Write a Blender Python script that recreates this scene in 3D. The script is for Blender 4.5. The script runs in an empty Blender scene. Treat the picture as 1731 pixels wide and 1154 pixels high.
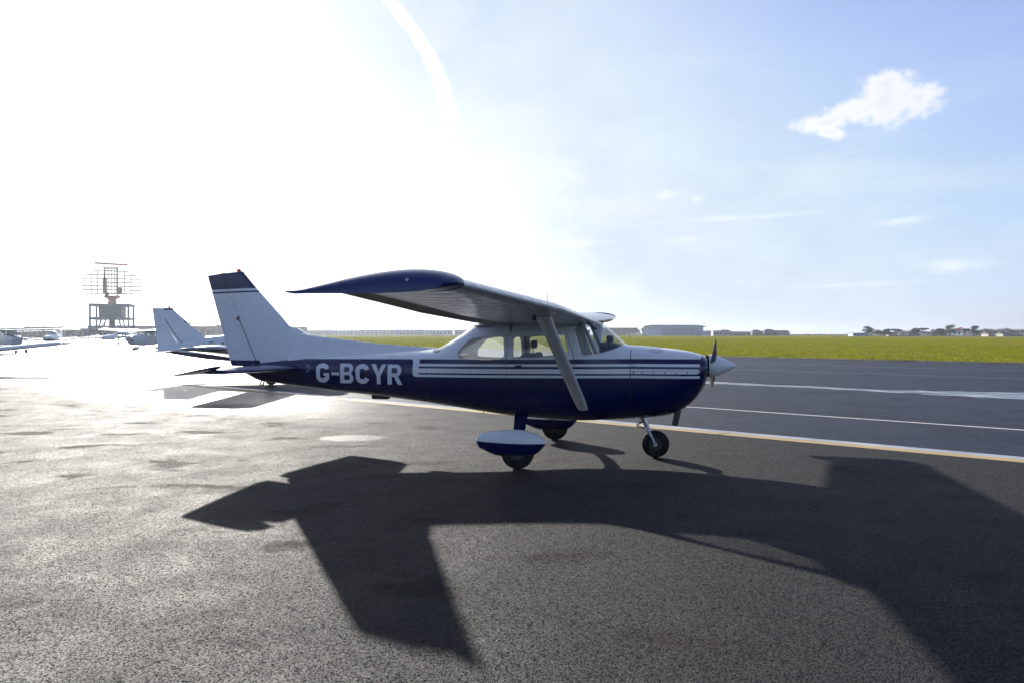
import bpy, bmesh, math, random
from mathutils import Vector, Matrix
from mathutils.bvhtree import BVHTree
from math import radians as R, sin, cos, tan, pi, sqrt, atan2

C = bpy.context.scene.collection
SC = bpy.context.scene

# ---------------------------------------------------------------- camera
cam_d = bpy.data.cameras.new('camera')
cam = bpy.data.objects.new('camera', cam_d); C.objects.link(cam)
cam_d.sensor_width = 36.0; cam_d.lens = 1190.66/1731*36
cam_d.clip_start = 0.05; cam_d.clip_end = 20000
PITCH = R(-0.62); CAMH = 1.714
cam.matrix_world = Matrix.Translation((0, 0, CAMH)) @ Matrix.Rotation(R(90)+PITCH, 4, 'X') @ Matrix.Rotation(R(0.086), 4, 'Z')
SC.camera = cam

# ---------------------------------------------------------------- sun, sky, exposure
SUN_AZ, SUN_EL = R(-28.49), R(17.1)          # azimuth measured from +Y towards +X
SUNV = Vector((sin(SUN_AZ)*cos(SUN_EL), cos(SUN_AZ)*cos(SUN_EL), sin(SUN_EL)))
sd = bpy.data.lights.new('sun', 'SUN'); so = bpy.data.objects.new('sun', sd); C.objects.link(so)
sd.energy = 4.6; sd.angle = R(0.55); sd.color = (1.0, 0.95, 0.87)
so.rotation_euler = SUNV.to_track_quat('Z', 'Y').to_euler()
SC.view_settings.view_transform = 'Standard'; SC.view_settings.look = 'None'
SC.view_settings.gamma = 1; SC.view_settings.exposure = 1.30

class NT:
    """small helper to write node trees as expressions"""
    def __init__(s, tree): s.t = tree; s.n = tree.nodes; s.l = tree.links
    def new(s, typ, **kw):
        nd = s.n.new(typ)
        for k, v in kw.items(): setattr(nd, k, v)
        return nd
    def put(s, sock, v):
        if isinstance(v, bpy.types.NodeSocket): s.l.new(v, sock)
        elif isinstance(v, (tuple, list, Vector)):
            v = tuple(v)
            if sock.type == 'RGBA' and len(v) == 3: v = v+(1,)
            sock.default_value = v
        else: sock.default_value = v
    def m(s, op, a, b=0.0, c=0.0, clamp=False):
        nd = s.new('ShaderNodeMath', operation=op, use_clamp=clamp)
        s.put(nd.inputs[0], a); s.put(nd.inputs[1], b); s.put(nd.inputs[2], c)
        return nd.outputs[0]
    def vm(s, op, a, b=(0, 0, 0), out=0):
        nd = s.new('ShaderNodeVectorMath', operation=op)
        s.put(nd.inputs[0], a); s.put(nd.inputs[1], b)
        return nd.outputs[out]
    def mix(s, f, a, b):
        nd = s.new('ShaderNodeMix', data_type='RGBA')
        s.put(nd.inputs['Factor'], f); s.put(nd.inputs[6], a); s.put(nd.inputs[7], b)
        return nd.outputs[2]
    def noise(s, vec, scale, detail=4, rough=.55, dist=0.0):
        nd = s.new('ShaderNodeTexNoise')
        if vec is not None: s.put(nd.inputs['Vector'], vec)
        nd.inputs['Scale'].default_value = scale; nd.inputs['Detail'].default_value = detail
        nd.inputs['Roughness'].default_value = rough; nd.inputs['Distortion'].default_value = dist
        return nd.outputs['Fac']
    def smooth(s, v, lo, hi):
        nd = s.new('ShaderNodeMapRange', interpolation_type='SMOOTHSTEP')
        s.put(nd.inputs[0], v); s.put(nd.inputs[1], lo); s.put(nd.inputs[2], hi)
        return nd.outputs[0]
    def lin(s, v, lo, hi, a, b):
        nd = s.new('ShaderNodeMapRange')
        s.put(nd.inputs[0], v); s.put(nd.inputs[1], lo); s.put(nd.inputs[2], hi); s.put(nd.inputs[3], a); s.put(nd.inputs[4], b)
        return nd.outputs[0]
    def scale(s, vec, sc):
        return s.vm('MULTIPLY', vec, sc)

def make_world():
    w = bpy.data.worlds.new('World'); SC.world = w; w.use_nodes = True
    t = NT(w.node_tree); t.n.clear()
    sky = t.new('ShaderNodeTexSky', sky_type='NISHITA', sun_disc=False)
    sky.sun_elevation = SUN_EL; sky.sun_rotation = SUN_AZ
    sky.altitude = 0; sky.air_density = 1.0; sky.dust_density = 0.7; sky.ozone_density = 2.0
    d = t.new('ShaderNodeTexCoord').outputs['Generated']
    dot = t.vm('DOT_PRODUCT', d, tuple(SUNV), out=1)
    ang = t.m('ARCCOSINE', t.m('MINIMUM', dot, 0.99999))
    sep = t.new('ShaderNodeSeparateXYZ'); t.l.new(d, sep.inputs[0]); X, Y, Z = sep.outputs
    az = t.m('ARCTAN2', X, Y); el = t.m('ARCSINE', Z)
    # hazy aureole round the sun: thin high cloud scattering forwards
    g1 = t.m('EXPONENT', t.m('MULTIPLY', ang, -1/R(3.7)))
    g2 = t.m('EXPONENT', t.m('MULTIPLY', t.m('POWER', t.m('DIVIDE', ang, R(38)), 2.0), -1.0))
    glow = t.m('ADD', t.m('MULTIPLY', g1, GLOW1), t.m('MULTIPLY', g2, GLOW2))
    # streaks of thin cloud
    vec = t.new('ShaderNodeCombineXYZ'); t.put(vec.inputs[0], az); t.put(vec.inputs[1], t.m('MULTIPLY', el, 5.0))
    st = t.noise(vec.outputs[0], 3.2, 5, .55, .6)
    streak = t.smooth(st, .46, .78)
    lowm = t.m('MULTIPLY', t.smooth(el, -.02, .03), t.m('SUBTRACT', 1, t.smooth(el, .16, .42)))
    horizon = t.m('EXPONENT', t.m('MULTIPLY', t.m('MAXIMUM', el, 0.0), -5.0))
    cv0 = t.new('ShaderNodeCombineXYZ'); t.put(cv0.inputs[0], az); t.put(cv0.inputs[1], t.m('MULTIPLY', el, 1.8)); nz0 = t.noise(cv0.outputs[0], 7, 6, .6, .3)
    # bank of thin bright cloud low down on the sunny side
    da = t.m('DIVIDE', t.m('SUBTRACT', az, t.m('ADD', R(-32), t.m('MULTIPLY', t.m('SUBTRACT', nz0, .5), R(14)))), R(33)); de = t.m('DIVIDE', t.m('MAXIMUM', t.m('ADD', el, t.m('MULTIPLY', t.m('SUBTRACT', nz0, .5), R(9))), 0), R(16.8))
    bank = t.m('EXPONENT', t.m('MULTIPLY', t.m('ADD', t.m('POWER', t.m('ABSOLUTE', da), 4.0), t.m('POWER', de, 4.0)), -1.0))
    bank = t.m('MULTIPLY', bank, t.lin(st, .3, .7, .75, 1.25))
    base = t.scale(sky.outputs[0], (SKYT[0]*.1, SKYT[1]*.1, SKYT[2]*.1))
    low = t.m('SUBTRACT', 1, t.smooth(el, -.05, .36))
    base = t.vm('MULTIPLY', base, t.mix(low, (1, 1, 1, 1), (.40, .51, .80, 1)))
    c = t.vm('ADD', base, (.020, .017, .010))
    fwd = t.m('ADD', .35, t.m('MULTIPLY', .65, t.smooth(dot, -.6, .8)))
    # whitish haze near the horizon
    c = t.vm('ADD', c, t.scale((.125, .135, .165), t.vm('MULTIPLY', t.new_v(t.m('MULTIPLY', horizon, fwd)), (1, 1, 1))))
    c = t.vm('ADD', c, t.scale((.06, .065, .065), t.new_v(t.m('MULTIPLY', t.m('MULTIPLY', streak, lowm), fwd))))
    veil = t.m('EXPONENT', t.m('MULTIPLY', t.m('POWER', t.m('DIVIDE', ang, R(38)), 2.0), -1.0))
    c = t.vm('ADD', c, t.scale((.155, .13, .055), t.new_v(t.m('MULTIPLY', veil, t.lin(st, .3, .7, .8, 1.2)))))
    # the thin veil of high cloud evens out the sky round the sun
    sp0 = t.new('ShaderNodeSeparateXYZ'); t.l.new(c, sp0.inputs[0]); cb0 = t.new('ShaderNodeCombineXYZ')
    vn = t.m('MULTIPLY', t.m('SUBTRACT', nz0, .5), .14)
    for i in range(3): t.put(cb0.inputs[i], t.m('SMOOTH_MIN', sp0.outputs[i], t.m('ADD', (.292, .330, .385)[i], t.m('MULTIPLY', vn, (1, .8, .3)[i])), .09))
    c = cb0.outputs[0]
    c = t.vm('ADD', c, t.scale((.26, .24, .20), t.new_v(bank)))
    c = t.vm('ADD', c, t.scale((1.0, .985, .95), t.new_v(glow)))
    # --- clouds fixed to directions in the sky
    def blob(azd, eld, wa, we, rot=0.0):
        a = t.m('SUBTRACT', az, R(azd)); e = t.m('SUBTRACT', el, R(eld))
        cr, sr = cos(rot), sin(rot)
        a2 = t.m('ADD', t.m('MULTIPLY', a, cr/R(wa)), t.m('MULTIPLY', e, sr/R(wa)))
        e2 = t.m('ADD', t.m('MULTIPLY', a, -sr/R(we)), t.m('MULTIPLY', e, cr/R(we)))
        return t.m('SUBTRACT', 1.0, t.m('SQRT', t.m('ADD', t.m('MULTIPLY', a2, a2), t.m('MULTIPLY', e2, e2))))
    cv = t.new('ShaderNodeCombineXYZ'); t.put(cv.inputs[0], az); t.put(cv.inputs[1], el); cv = cv.outputs[0]
    nz = t.noise(cv, 17, 9, .64, .2)
    nzf = t.noise(cv, 55, 6, .65, .2)
    blobs = None
    for b in ((28.0, 16.3, 2.8, 2.2, -.05), (26.2, 15.9, 3.0, 1.15, .05), (23.9, 15.3, 2.6, .85, .05), (27.9, 17.4, 1.9, 1.1, 0),
              (24.3, 14.6, 1.3, .6, -.3), (29.9, 16.0, 1.7, 1.5, 0)):
        v = blob(*b)
        blobs = v if blobs is None else t.m('SMOOTH_MAX', blobs, v, .25)
    field = t.m('ADD', blobs, t.m('ADD', t.m('MULTIPLY', t.m('SUBTRACT', nz, .50), 1.5), t.m('MULTIPLY', t.m('SUBTRACT', nzf, .5), 1.1)))
    cm = t.m('MULTIPLY', t.smooth(field, -.02, .62), t.smooth(blobs, -.35, .05))
    body = t.smooth(t.m('ADD', field, t.m('MULTIPLY', t.m('SUBTRACT', az, R(26.6)), 3.0)), .35, 1.9)
    ccol = t.mix(body, (.40, .405, .42, 1), (.27, .295, .335, 1))
    c = t.mix(t.m('MULTIPLY', cm, .97), c, ccol)
    # small wisps lower in the sky
    wis = None
    for b in ((14.6, 10.5, 1.0, .75, 0), (12.4, 10.9, 1.5, .5, .1), (13.7, 7.4, 2.6, .75, 0), (32.0, 4.7, 3.2, .7, 0), (25.5, 3.6, 6.5, .35, .03), (17.5, 8.9, 9.0, .4, .02), (5.0, 7.2, 5.0, .5, .05), (29, 8, 3, .4, .05)):
        v = blob(*b); wis = v if wis is None else t.m('SMOOTH_MAX', wis, v, .15)
    f2 = t.m('ADD', wis, t.m('MULTIPLY', t.m('SUBTRACT', nz, .55), 2.2))
    cm2 = t.m('MULTIPLY', t.smooth(f2, .0, 1.3), t.smooth(wis, -.3, .15))
    c = t.mix(t.m('MULTIPLY', cm2, .62), c, (.42, .43, .45, 1))
    # vapour trail, a long curved band
    e0 = t.m('SUBTRACT', el, R(17.9))
    tr_az = t.m('ADD', R(-5.3), t.m('ADD', t.m('MULTIPLY', e0, -.22), t.m('MULTIPLY', t.m('MULTIPLY', e0, e0), -3.6)))
    wdt = t.m('MULTIPLY', t.m('ABSOLUTE', t.m('ADD', t.m('SUBTRACT', az, tr_az), t.m('MULTIPLY', t.m('SUBTRACT', nzf, .5), .022))), 1/R(.85))
    tm = t.m('MULTIPLY', t.m('SUBTRACT', 1, t.smooth(wdt, .35, 1.0)), t.m('MULTIPLY', t.smooth(el, R(15.5), R(18.5)), t.m('SUBTRACT', 1, t.smooth(el, R(40), R(60)))))
    c = t.vm('ADD', c, t.scale((.16, .14, .10), t.new_v(tm)))
    # thin cloud keeps the brightest part of the sky even: soft ceiling on its brightness
    sp3 = t.new('ShaderNodeSeparateXYZ'); t.l.new(c, sp3.inputs[0]); cb3 = t.new('ShaderNodeCombineXYZ')
    for i in range(3): t.put(cb3.inputs[i], t.m('SMOOTH_MIN', sp3.outputs[i], (.66, .655, .65)[i], .22))
    core = t.m('MULTIPLY', t.m('EXPONENT', t.m('MULTIPLY', ang, -1/R(3.2))), 6.0)
    c = t.vm('ADD', cb3.outputs[0], t.scale((1, .97, .92), t.new_v(core)))
    bg = t.new('ShaderNodeBackground'); t.put(bg.inputs[0], c); bg.inputs[1].default_value = 1.0
    out = t.new('ShaderNodeOutputWorld'); t.l.new(bg.outputs[0], out.inputs[0])
def _nv(self, f):
    nd = self.new('ShaderNodeCombineXYZ')
    for i in range(3): self.put(nd.inputs[i], f)
    return nd.outputs[0]
NT.new_v = _nv
SKYT = (.69, .665, .84)      # strength and tint on the Nishita sky
GLOW1 = 1.5; GLOW2 = .0
make_world()

# ---------------------------------------------------------------- helpers
def obj(name, bm, mat, parent=None, smooth=True, angle=35):
    me = bpy.data.meshes.new(name)
    bmesh.ops.recalc_face_normals(bm, faces=bm.faces[:])
    bm.to_mesh(me); bm.free()
    o = bpy.data.objects.new(name, me); C.objects.link(o)
    mats = mat if isinstance(mat, (list, tuple)) else [mat]
    for m_ in mats: me.materials.append(m_)
    if smooth:
        me.polygons.foreach_set('use_smooth', [True]*len(me.polygons))
        try: me.set_sharp_from_angle(angle=R(angle))
        except Exception: pass
    if parent is not None: o.parent = parent
    return o
def tag(o, label=None, cat=None, group=None, kind=None):
    if label: o['label'] = label
    if cat: o['category'] = cat
    if group: o['group'] = group
    if kind: o['kind'] = kind
    return o
def thing(name, label, cat, loc=(0, 0, 0), rz=0, group=None):
    o = bpy.data.objects.new(name, None); C.objects.link(o); o.empty_display_size = .2
    o.location = loc; o.rotation_euler = (0, 0, rz)
    return tag(o, label, cat, group)
def BM(): return bmesh.new()
def box(bm, x0, x1, y0, y1, z0, z1, bev=0.0):
    r = bmesh.ops.create_cube(bm, size=1)
    for v in r['verts']:
        v.co = Vector(((x0+x1)/2+v.co.x*(x1-x0), (y0+y1)/2+v.co.y*(y1-y0), (z0+z1)/2+v.co.z*(z1-z0)))
    if bev > 0:
        es = list({e for v in r['verts'] for e in v.link_edges})
        bmesh.ops.bevel(bm, geom=es, offset=bev, segments=2, affect='EDGES', profile=.6)
def tube(bm, pts, r, n=8, cap=True):
    pts = [Vector(p) for p in pts]; rs = r if isinstance(r, (list, tuple)) else [r]*len(pts)
    rings = []
    for i, p in enumerate(pts):
        d = (pts[min(i+1, len(pts)-1)]-pts[max(i-1, 0)]).normalized()
        a = d.orthogonal().normalized() if i == 0 else (a-d*a.dot(d)).normalized()
        b = d.cross(a)
        rings.append([bm.verts.new(p+(a*cos(2*pi*k/n)+b*sin(2*pi*k/n))*rs[i]) for k in range(n)])
    for q, w in zip(rings, rings[1:]):
        for k in range(n): bm.faces.new((q[k], q[(k+1) % n], w[(k+1) % n], w[k]))
    if cap: bm.faces.new(rings[0][::-1]); bm.faces.new(rings[-1])
def loft(bm, rings, closed=True, caps=(True, True)):
    vs = [[bm.verts.new(p) for p in r] for r in rings]
    n = len(vs[0])
    for a, b in zip(vs, vs[1:]):
        for k in range(n if closed else n-1):
            bm.faces.new((a[k], a[(k+1) % n], b[(k+1) % n], b[k]))
    if caps[0]: bm.faces.new(vs[0][::-1])
    if caps[1]: bm.faces.new(vs[-1])
    return vs
def lathe(bm, prof, axis='X', n=24, o=(0, 0, 0)):
    """prof: list of (along, radius)"""
    o = Vector(o); rings = []
    for a, r in prof:
        ring = []
        for k in range(n):
            c, s_ = cos(2*pi*k/n)*max(r, 1e-4), sin(2*pi*k/n)*max(r, 1e-4)
            p = {'X': (a, c, s_), 'Y': (c, a, s_), 'Z': (c, s_, a)}[axis]
            ring.append(o+Vector(p))
        rings.append(ring)
    loft(bm, rings)
def interp(tab, x):
    if x <= tab[0][0]: return tab[0][1]
    for (x0, y0), (x1, y1) in zip(tab, tab[1:]):
        if x <= x1: return y0+(y1-y0)*(x-x0)/(x1-x0)
    return tab[-1][1]
def catmull(tab, x):
    n = len(tab)
    if x <= tab[0][0]: return tab[0][1]
    if x >= tab[-1][0]: return tab[-1][1]
    for i in range(n-1):
        if x <= tab[i+1][0]:
            x0, y0 = tab[i]; x1, y1 = tab[i+1]
            def slope(j):
                if j == 0: return (tab[1][1]-tab[0][1])/(tab[1][0]-tab[0][0])
                if j == n-1: return (tab[-1][1]-tab[-2][1])/(tab[-1][0]-tab[-2][0])
                a = (tab[j][1]-tab[j-1][1])/(tab[j][0]-tab[j-1][0]); b = (tab[j+1][1]-tab[j][1])/(tab[j+1][0]-tab[j][0])
                return 0 if a*b <= 0 else 2*a*b/(a+b)
            h = x1-x0; u = (x-x0)/h
            return (2*u**3-3*u*u+1)*y0+(u**3-2*u*u+u)*h*slope(i)+(3*u*u-2*u**3)*y1+(u**3-u*u)*h*slope(i+1)
def unique_copy(root, name=None):
    r = root.copy(); C.objects.link(r)
    def rec(a, b):
        for ch in list(a.children):
            c = ch.copy(); C.objects.link(c); c.parent = b; c.matrix_parent_inverse = ch.matrix_parent_inverse
            rec(ch, c)
    rec(root, r)
    if name: r.name = name
    return r

# ---------------------------------------------------------------- materials
def pmat(name, col, rough=.5, metal=0.0, spec=.5, coat=0.0, **kw):
    m = bpy.data.materials.new(name); m.use_nodes = True
    b = m.node_tree.nodes['Principled BSDF']; t = NT(m.node_tree)
    t.put(b.inputs['Base Color'], tuple(col)+(1,) if len(col) == 3 else col)
    b.inputs['Roughness'].default_value = rough; b.inputs['Metallic'].default_value = metal
    b.inputs['Specular IOR Level'].default_value = spec; b.inputs['Coat Weight'].default_value = coat
    b.inputs['Coat Roughness'].default_value = .06
    for k, v in kw.items(): b.inputs[k].default_value = v
    return m
def noisy(name, c1, c2, scale=5.0, rough=(.5, .7), bump=0.0, bscale=None, metal=0.0, spec=.5, stretch=(1, 1, 1), coat=0.0, lo=.35, hi=.65):
    m = bpy.data.materials.new(name); m.use_nodes = True
    t = NT(m.node_tree); b = t.n['Principled BSDF']
    co = t.scale(t.new('ShaderNodeTexCoord').outputs['Object'], stretch)
    nz = t.noise(co, scale, 6, .6)
    t.put(b.inputs['Base Color'], t.mix(t.smooth(nz, lo, hi), tuple(c1)+(1,), tuple(c2)+(1,)))
    t.put(b.inputs['Roughness'], t.lin(nz, .3, .7, rough[0], rough[1]))
    b.inputs['Metallic'].default_value = metal; b.inputs['Specular IOR Level'].default_value = spec
    b.inputs['Coat Weight'].default_value = coat; b.inputs['Coat Roughness'].default_value = .08
    if bump:
        bp = t.new('ShaderNodeBump'); bp.inputs['Strength'].default_value = bump; bp.inputs['Distance'].default_value = .01
        t.put(bp.inputs['Height'], t.noise(co, bscale or scale*4, 5)); t.l.new(bp.outputs[0], b.inputs['Normal'])
    return m

WHITE = (.74, .75, .76); NAVY = (.0025, .006, .055)
def paint_base(name):
    m = bpy.data.materials.new(name); m.use_nodes = True
    t = NT(m.node_tree); b = t.n['Principled BSDF']
    co = t.new('ShaderNodeTexCoord').outputs['Object']
    sep = t.new('ShaderNodeSeparateXYZ'); t.l.new(co, sep.inputs[0])
    s_ = t.m('MULTIPLY', sep.outputs[0], -1.0)
    b.inputs['Roughness'].default_value = .22; b.inputs['Coat Weight'].default_value = .12; b.inputs['Coat Roughness'].default_value = .1
    # gently wavy sheet metal and light grime
    bp = t.new('ShaderNodeBump'); bp.inputs['Strength'].default_value = .3; bp.inputs['Distance'].default_value = .014
    t.put(bp.inputs['Height'], t.noise(co, 4.5, 2, .4)); t.l.new(bp.outputs[0], b.inputs['Normal'])
    grime = t.smooth(t.noise(t.scale(co, (1.2, 3, 3)), 6, 6, .65), .38, .75)
    t.put(b.inputs['Roughness'], t.lin(grime, 0, 1, .19, .23))
    return m, t, b, s_, sep.outputs[1], sep.outputs[2], grime
def finish_paint(t, b, isblue, grime, white=WHITE, blue=NAVY):
    w = t.mix(t.m('MULTIPLY', grime, .22), tuple(white)+(1,), (.50, .47, .42, 1))
    t.put(b.inputs['Base Color'], t.mix(isblue, w, tuple(blue)+(1,)))
def fuselage_paint():
    m, t, b, s, y, z, gr = paint_base('fuselage_paint')
    def gt(a, c): return t.m('GREATER_THAN', a, c)
    def lt(a, c): return t.m('LESS_THAN', a, c)
    def AND(*a):
        r = a[0]
        for q in a[1:]: r = t.m('MULTIPLY', r, q)
        return r
    def OR(*a):
        r = a[0]
        for q in a[1:]: r = t.m('MAXIMUM', r, q)
        return r
    zz = t.m('ADD', z, t.m('MULTIPLY', t.m('MAXIMUM', s, 0), .012))
    def band(lo, hi, fr=-.84, bk=3.16):     # pointed at the nose end
        mid = (lo+hi)/2
        tip = t.m('ADD', fr, t.m('MULTIPLY', t.m('ABSOLUTE', t.m('SUBTRACT', zz, mid)), 2.2))
        return AND(gt(zz, lo), lt(zz, hi), gt(s, tip), lt(s, bk))
    low = lt(zz, 1.384)
    # rounded corner where the tail field starts
    sc = t.m('MAXIMUM', t.m('SUBTRACT', 3.30, s), 0); zc = t.m('MAXIMUM', t.m('SUBTRACT', zz, 1.334), 0)
    cornr = gt(t.m('ADD', t.m('MULTIPLY', sc, sc), t.m('MULTIPLY', zc, zc)), .05*.05)
    whiteband = AND(gt(s, 3.15), lt(s, 3.25), gt(zz, 1.13))
    sc2 = t.m('MAXIMUM', t.m('SUBTRACT', s, 3.19), 0); zc2 = t.m('MAXIMUM', t.m('SUBTRACT', 1.19, zz), 0)
    cr2 = t.m('LESS_THAN', t.m('ADD', t.m('MULTIPLY', sc2, sc2), t.m('MULTIPLY', zc2, zc2)), .06*.06)
    whiteband = AND(whiteband, OR(cr2, gt(zz, 1.19)))
    whites = OR(band(1.283, 1.32), band(1.188, 1.253), band(1.13, 1.165), whiteband, AND(cornr, gt(s, 3.16), lt(s, 3.29), gt(zz, 1.334)))
    nose = lt(s, t.m('SUBTRACT', -.80, t.m('MULTIPLY', t.m('MAXIMUM', t.m('SUBTRACT', z, 1.36), 0), .35)))
    blue = OR(AND(low, t.m('SUBTRACT', 1, whites)), nose)
    lap = None
    for s0 in (.86, 2.32, 3.02, 3.66, 4.4, 5.05, 5.62):
        q = t.m('LESS_THAN', t.m('ABSOLUTE', t.m('SUBTRACT', s, s0)), .0035); lap = q if lap is None else t.m('MAXIMUM', lap, q)
    lap = t.m('MAXIMUM', lap, t.m('MULTIPLY', t.m('LESS_THAN', t.m('ABSOLUTE', t.m('SUBTRACT', z, .86)), .003), t.m('GREATER_THAN', s, .1)))
    soot = t.m('MULTIPLY', t.m('SUBTRACT', 1, t.smooth(z, .56, .72)), t.smooth(t.noise(None, 5, 4), .4, .7))
    finish_paint(t, b, blue, gr)
    bc = b.inputs['Base Color'].links[0].from_socket
    t.put(b.inputs['Base Color'], t.mix(t.m('MAXIMUM', t.m('MULTIPLY', lap, .45), t.m('MULTIPLY', soot, .35)), bc, (.05, .05, .055, 1))); return m
def fin_paint():
    m, t, b, s, y, z, gr = paint_base('fin_paint')
    zz = t.m('ADD', z, t.m('MULTIPLY', t.m('SUBTRACT', s, 6.5), .02))
    cap = t.m('GREATER_THAN', zz, 2.43)
    thin = t.m('MULTIPLY', t.m('GREATER_THAN', zz, 2.365), t.m('LESS_THAN', zz, 2.392))
    bot = t.m('MULTIPLY', t.m('LESS_THAN', z, 1.285), t.m('GREATER_THAN', s, 6.0))
    finish_paint(t, b, t.m('MAXIMUM', t.m('MAXIMUM', cap, thin), bot), gr, blue=(.010, .014, .075)); return m
def spat_paint():
    m, t, b, s, y, z, gr = paint_base('spat_paint')
    finish_paint(t, b, t.m('LESS_THAN', z, .335), gr); return m
M = {}
M['fus'] = fuselage_paint(); M['fin'] = fin_paint(); M['spat'] = spat_paint()
def solid_paint(name, col, wav=.35, gr_amt=.22):
    m, t, b, s, y, z, gr = paint_base(name)
    t.put(b.inputs['Base Color'], t.mix(t.m('MULTIPLY', gr, gr_amt), tuple(col)+(1,), tuple(c*.6+.01 for c in col)+(1,)))
    return m
M['white'] = solid_paint('white_paint', WHITE); M['navy'] = solid_paint('navy_paint', NAVY, gr_amt=.4)
M['navy_skylit'] = solid_paint('skylit_navy_paint', (.008, .018, .11))  # navy of tips and tailplane, sky reflection put into a brighter base colour
def wing_paint():
    """white wing skin; glossy with rippled sheet between the ribs"""
    m, t, b, s, y, z, gr = paint_base('wing_paint')
    co = t.new('ShaderNodeTexCoord').outputs['Object']
    nz = t.noise(t.scale(co, (3.4, 1.0, 1)), 6.0, 5, .62)
    ribs = t.m('SINE', t.m('MULTIPLY', y, 2*pi/.28))
    hgt = t.m('ADD', t.m('MULTIPLY', nz, 1.0), t.m('MULTIPLY', ribs, .10))
    bp = t.n['Bump'] if 'Bump' in t.n else None
    for nd in t.n:
        if nd.type == 'BUMP': bp = nd
    t.put(bp.inputs['Height'], hgt); bp.inputs['Distance'].default_value = .035; bp.inputs['Strength'].default_value = .6
    t.put(b.inputs['Roughness'], .10)
    rl = t.m('LESS_THAN', t.m('ABSOLUTE', t.m('SUBTRACT', t.m('FRACT', t.m('DIVIDE', t.m('ABSOLUTE', y), .42)), .5)), .008)
    sl = t.m('LESS_THAN', t.m('ABSOLUTE', t.m('SUBTRACT', t.m('FRACT', t.m('DIVIDE', s, .47)), .5)), .006)
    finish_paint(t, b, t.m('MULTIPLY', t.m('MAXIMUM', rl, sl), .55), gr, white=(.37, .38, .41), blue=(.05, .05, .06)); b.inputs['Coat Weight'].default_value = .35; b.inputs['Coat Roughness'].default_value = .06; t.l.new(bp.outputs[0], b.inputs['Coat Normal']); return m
M['wing'] = wing_paint(); M['flap'] = noisy('flap_paint', (.25, .235, .22), (.33, .31, .29), 5, (.45, .6), .1)
M['glass'] = bpy.data.materials.new('window_glass'); M['glass'].use_nodes = True
def _glass():
    t = NT(M['glass'].node_tree); t.n.clear()
    tr = t.new('ShaderNodeBsdfTransparent'); tr.inputs[0].default_value = (.90, .93, .93, 1)
    gl = t.new('ShaderNodeBsdfGlossy'); gl.inputs['Roughness'].default_value = .04
    df = t.new('ShaderNodeBsdfTranslucent'); df.inputs[0].default_value = (.8, .85, .9, 1)
    fr = t.new('ShaderNodeFresnel'); t.put(fr.inputs[0], t.lin(t.new('ShaderNodeNewGeometry').outputs['Backfacing'], 0, 1, 1.45, 1/1.45))
    mx0 = t.new('ShaderNodeMixShader'); mx0.inputs[0].default_value = .10
    t.l.new(tr.outputs[0], mx0.inputs[1]); t.l.new(df.outputs[0], mx0.inputs[2])
    mx = t.new('ShaderNodeMixShader'); t.l.new(fr.outputs[0], mx.inputs[0])
    t.l.new(mx0.outputs[0], mx.inputs[1]); t.l.new(gl.outputs[0], mx.inputs[2])
    o = t.new('ShaderNodeOutputMaterial'); t.l.new(mx.outputs[0], o.inputs[0])
_glass()
M['rubber'] = noisy('tyre_rubber', (.012, .012, .013), (.03, .028, .027), 12, (.85, .95), .3, spec=.15)
M['steel'] = noisy('polished_steel', (.5, .5, .52), (.35, .35, .36), 14, (.22, .4), metal=1.0)
M['alu'] = noisy('cast_aluminium', (.5, .52, .54), (.34, .35, .36), 10, (.35, .55), metal=.8)
M['dark'] = noisy('dark_grey_metal', (.03, .032, .036), (.06, .06, .062), 12, (.45, .65), metal=.3)
M['black'] = noisy('matt_black', (.008, .008, .009), (.02, .02, .02), 12, (.6, .8))
M['blade'] = noisy('propeller_metal', (.13, .12, .115), (.07, .068, .065), 9, (.4, .6), metal=.15, stretch=(1, 1, 1))
M['seat'] = noisy('grey_seat_cloth', (.10, .12, .17), (.16, .18, .23), 18, (.8, .95), .3)
M['trim'] = noisy('cabin_trim', (.30, .30, .31), (.22, .22, .23), 9, (.7, .85))
M['panel'] = noisy('instrument_panel_vinyl', (.03, .035, .05), (.05, .055, .07), 14, (.6, .8))
M['red'] = pmat('red_beacon_glass', (.75, .06, .01), .15, coat=.5)
M['seam'] = pmat('seam_dark', (.012, .014, .02), .6)
M['letter'] = solid_paint('letter_white', (.66, .67, .70))
M['exh'] = noisy('exhaust_pipe', (.05, .045, .04), (.11, .10, .09), 20, (.5, .7), metal=.6)

# ---------------------------------------------------------------- the nearest aircraft, local frame: +X nose, +Y port, z up
AX, AY, YAW = 1.798, 9.857, R(-14.14)
plane = thing('light_aircraft', 'nearest white and navy high-wing aeroplane lettered G-BCYR, parked on the apron', 'aeroplane', (AX, AY, 0), YAW)

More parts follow.
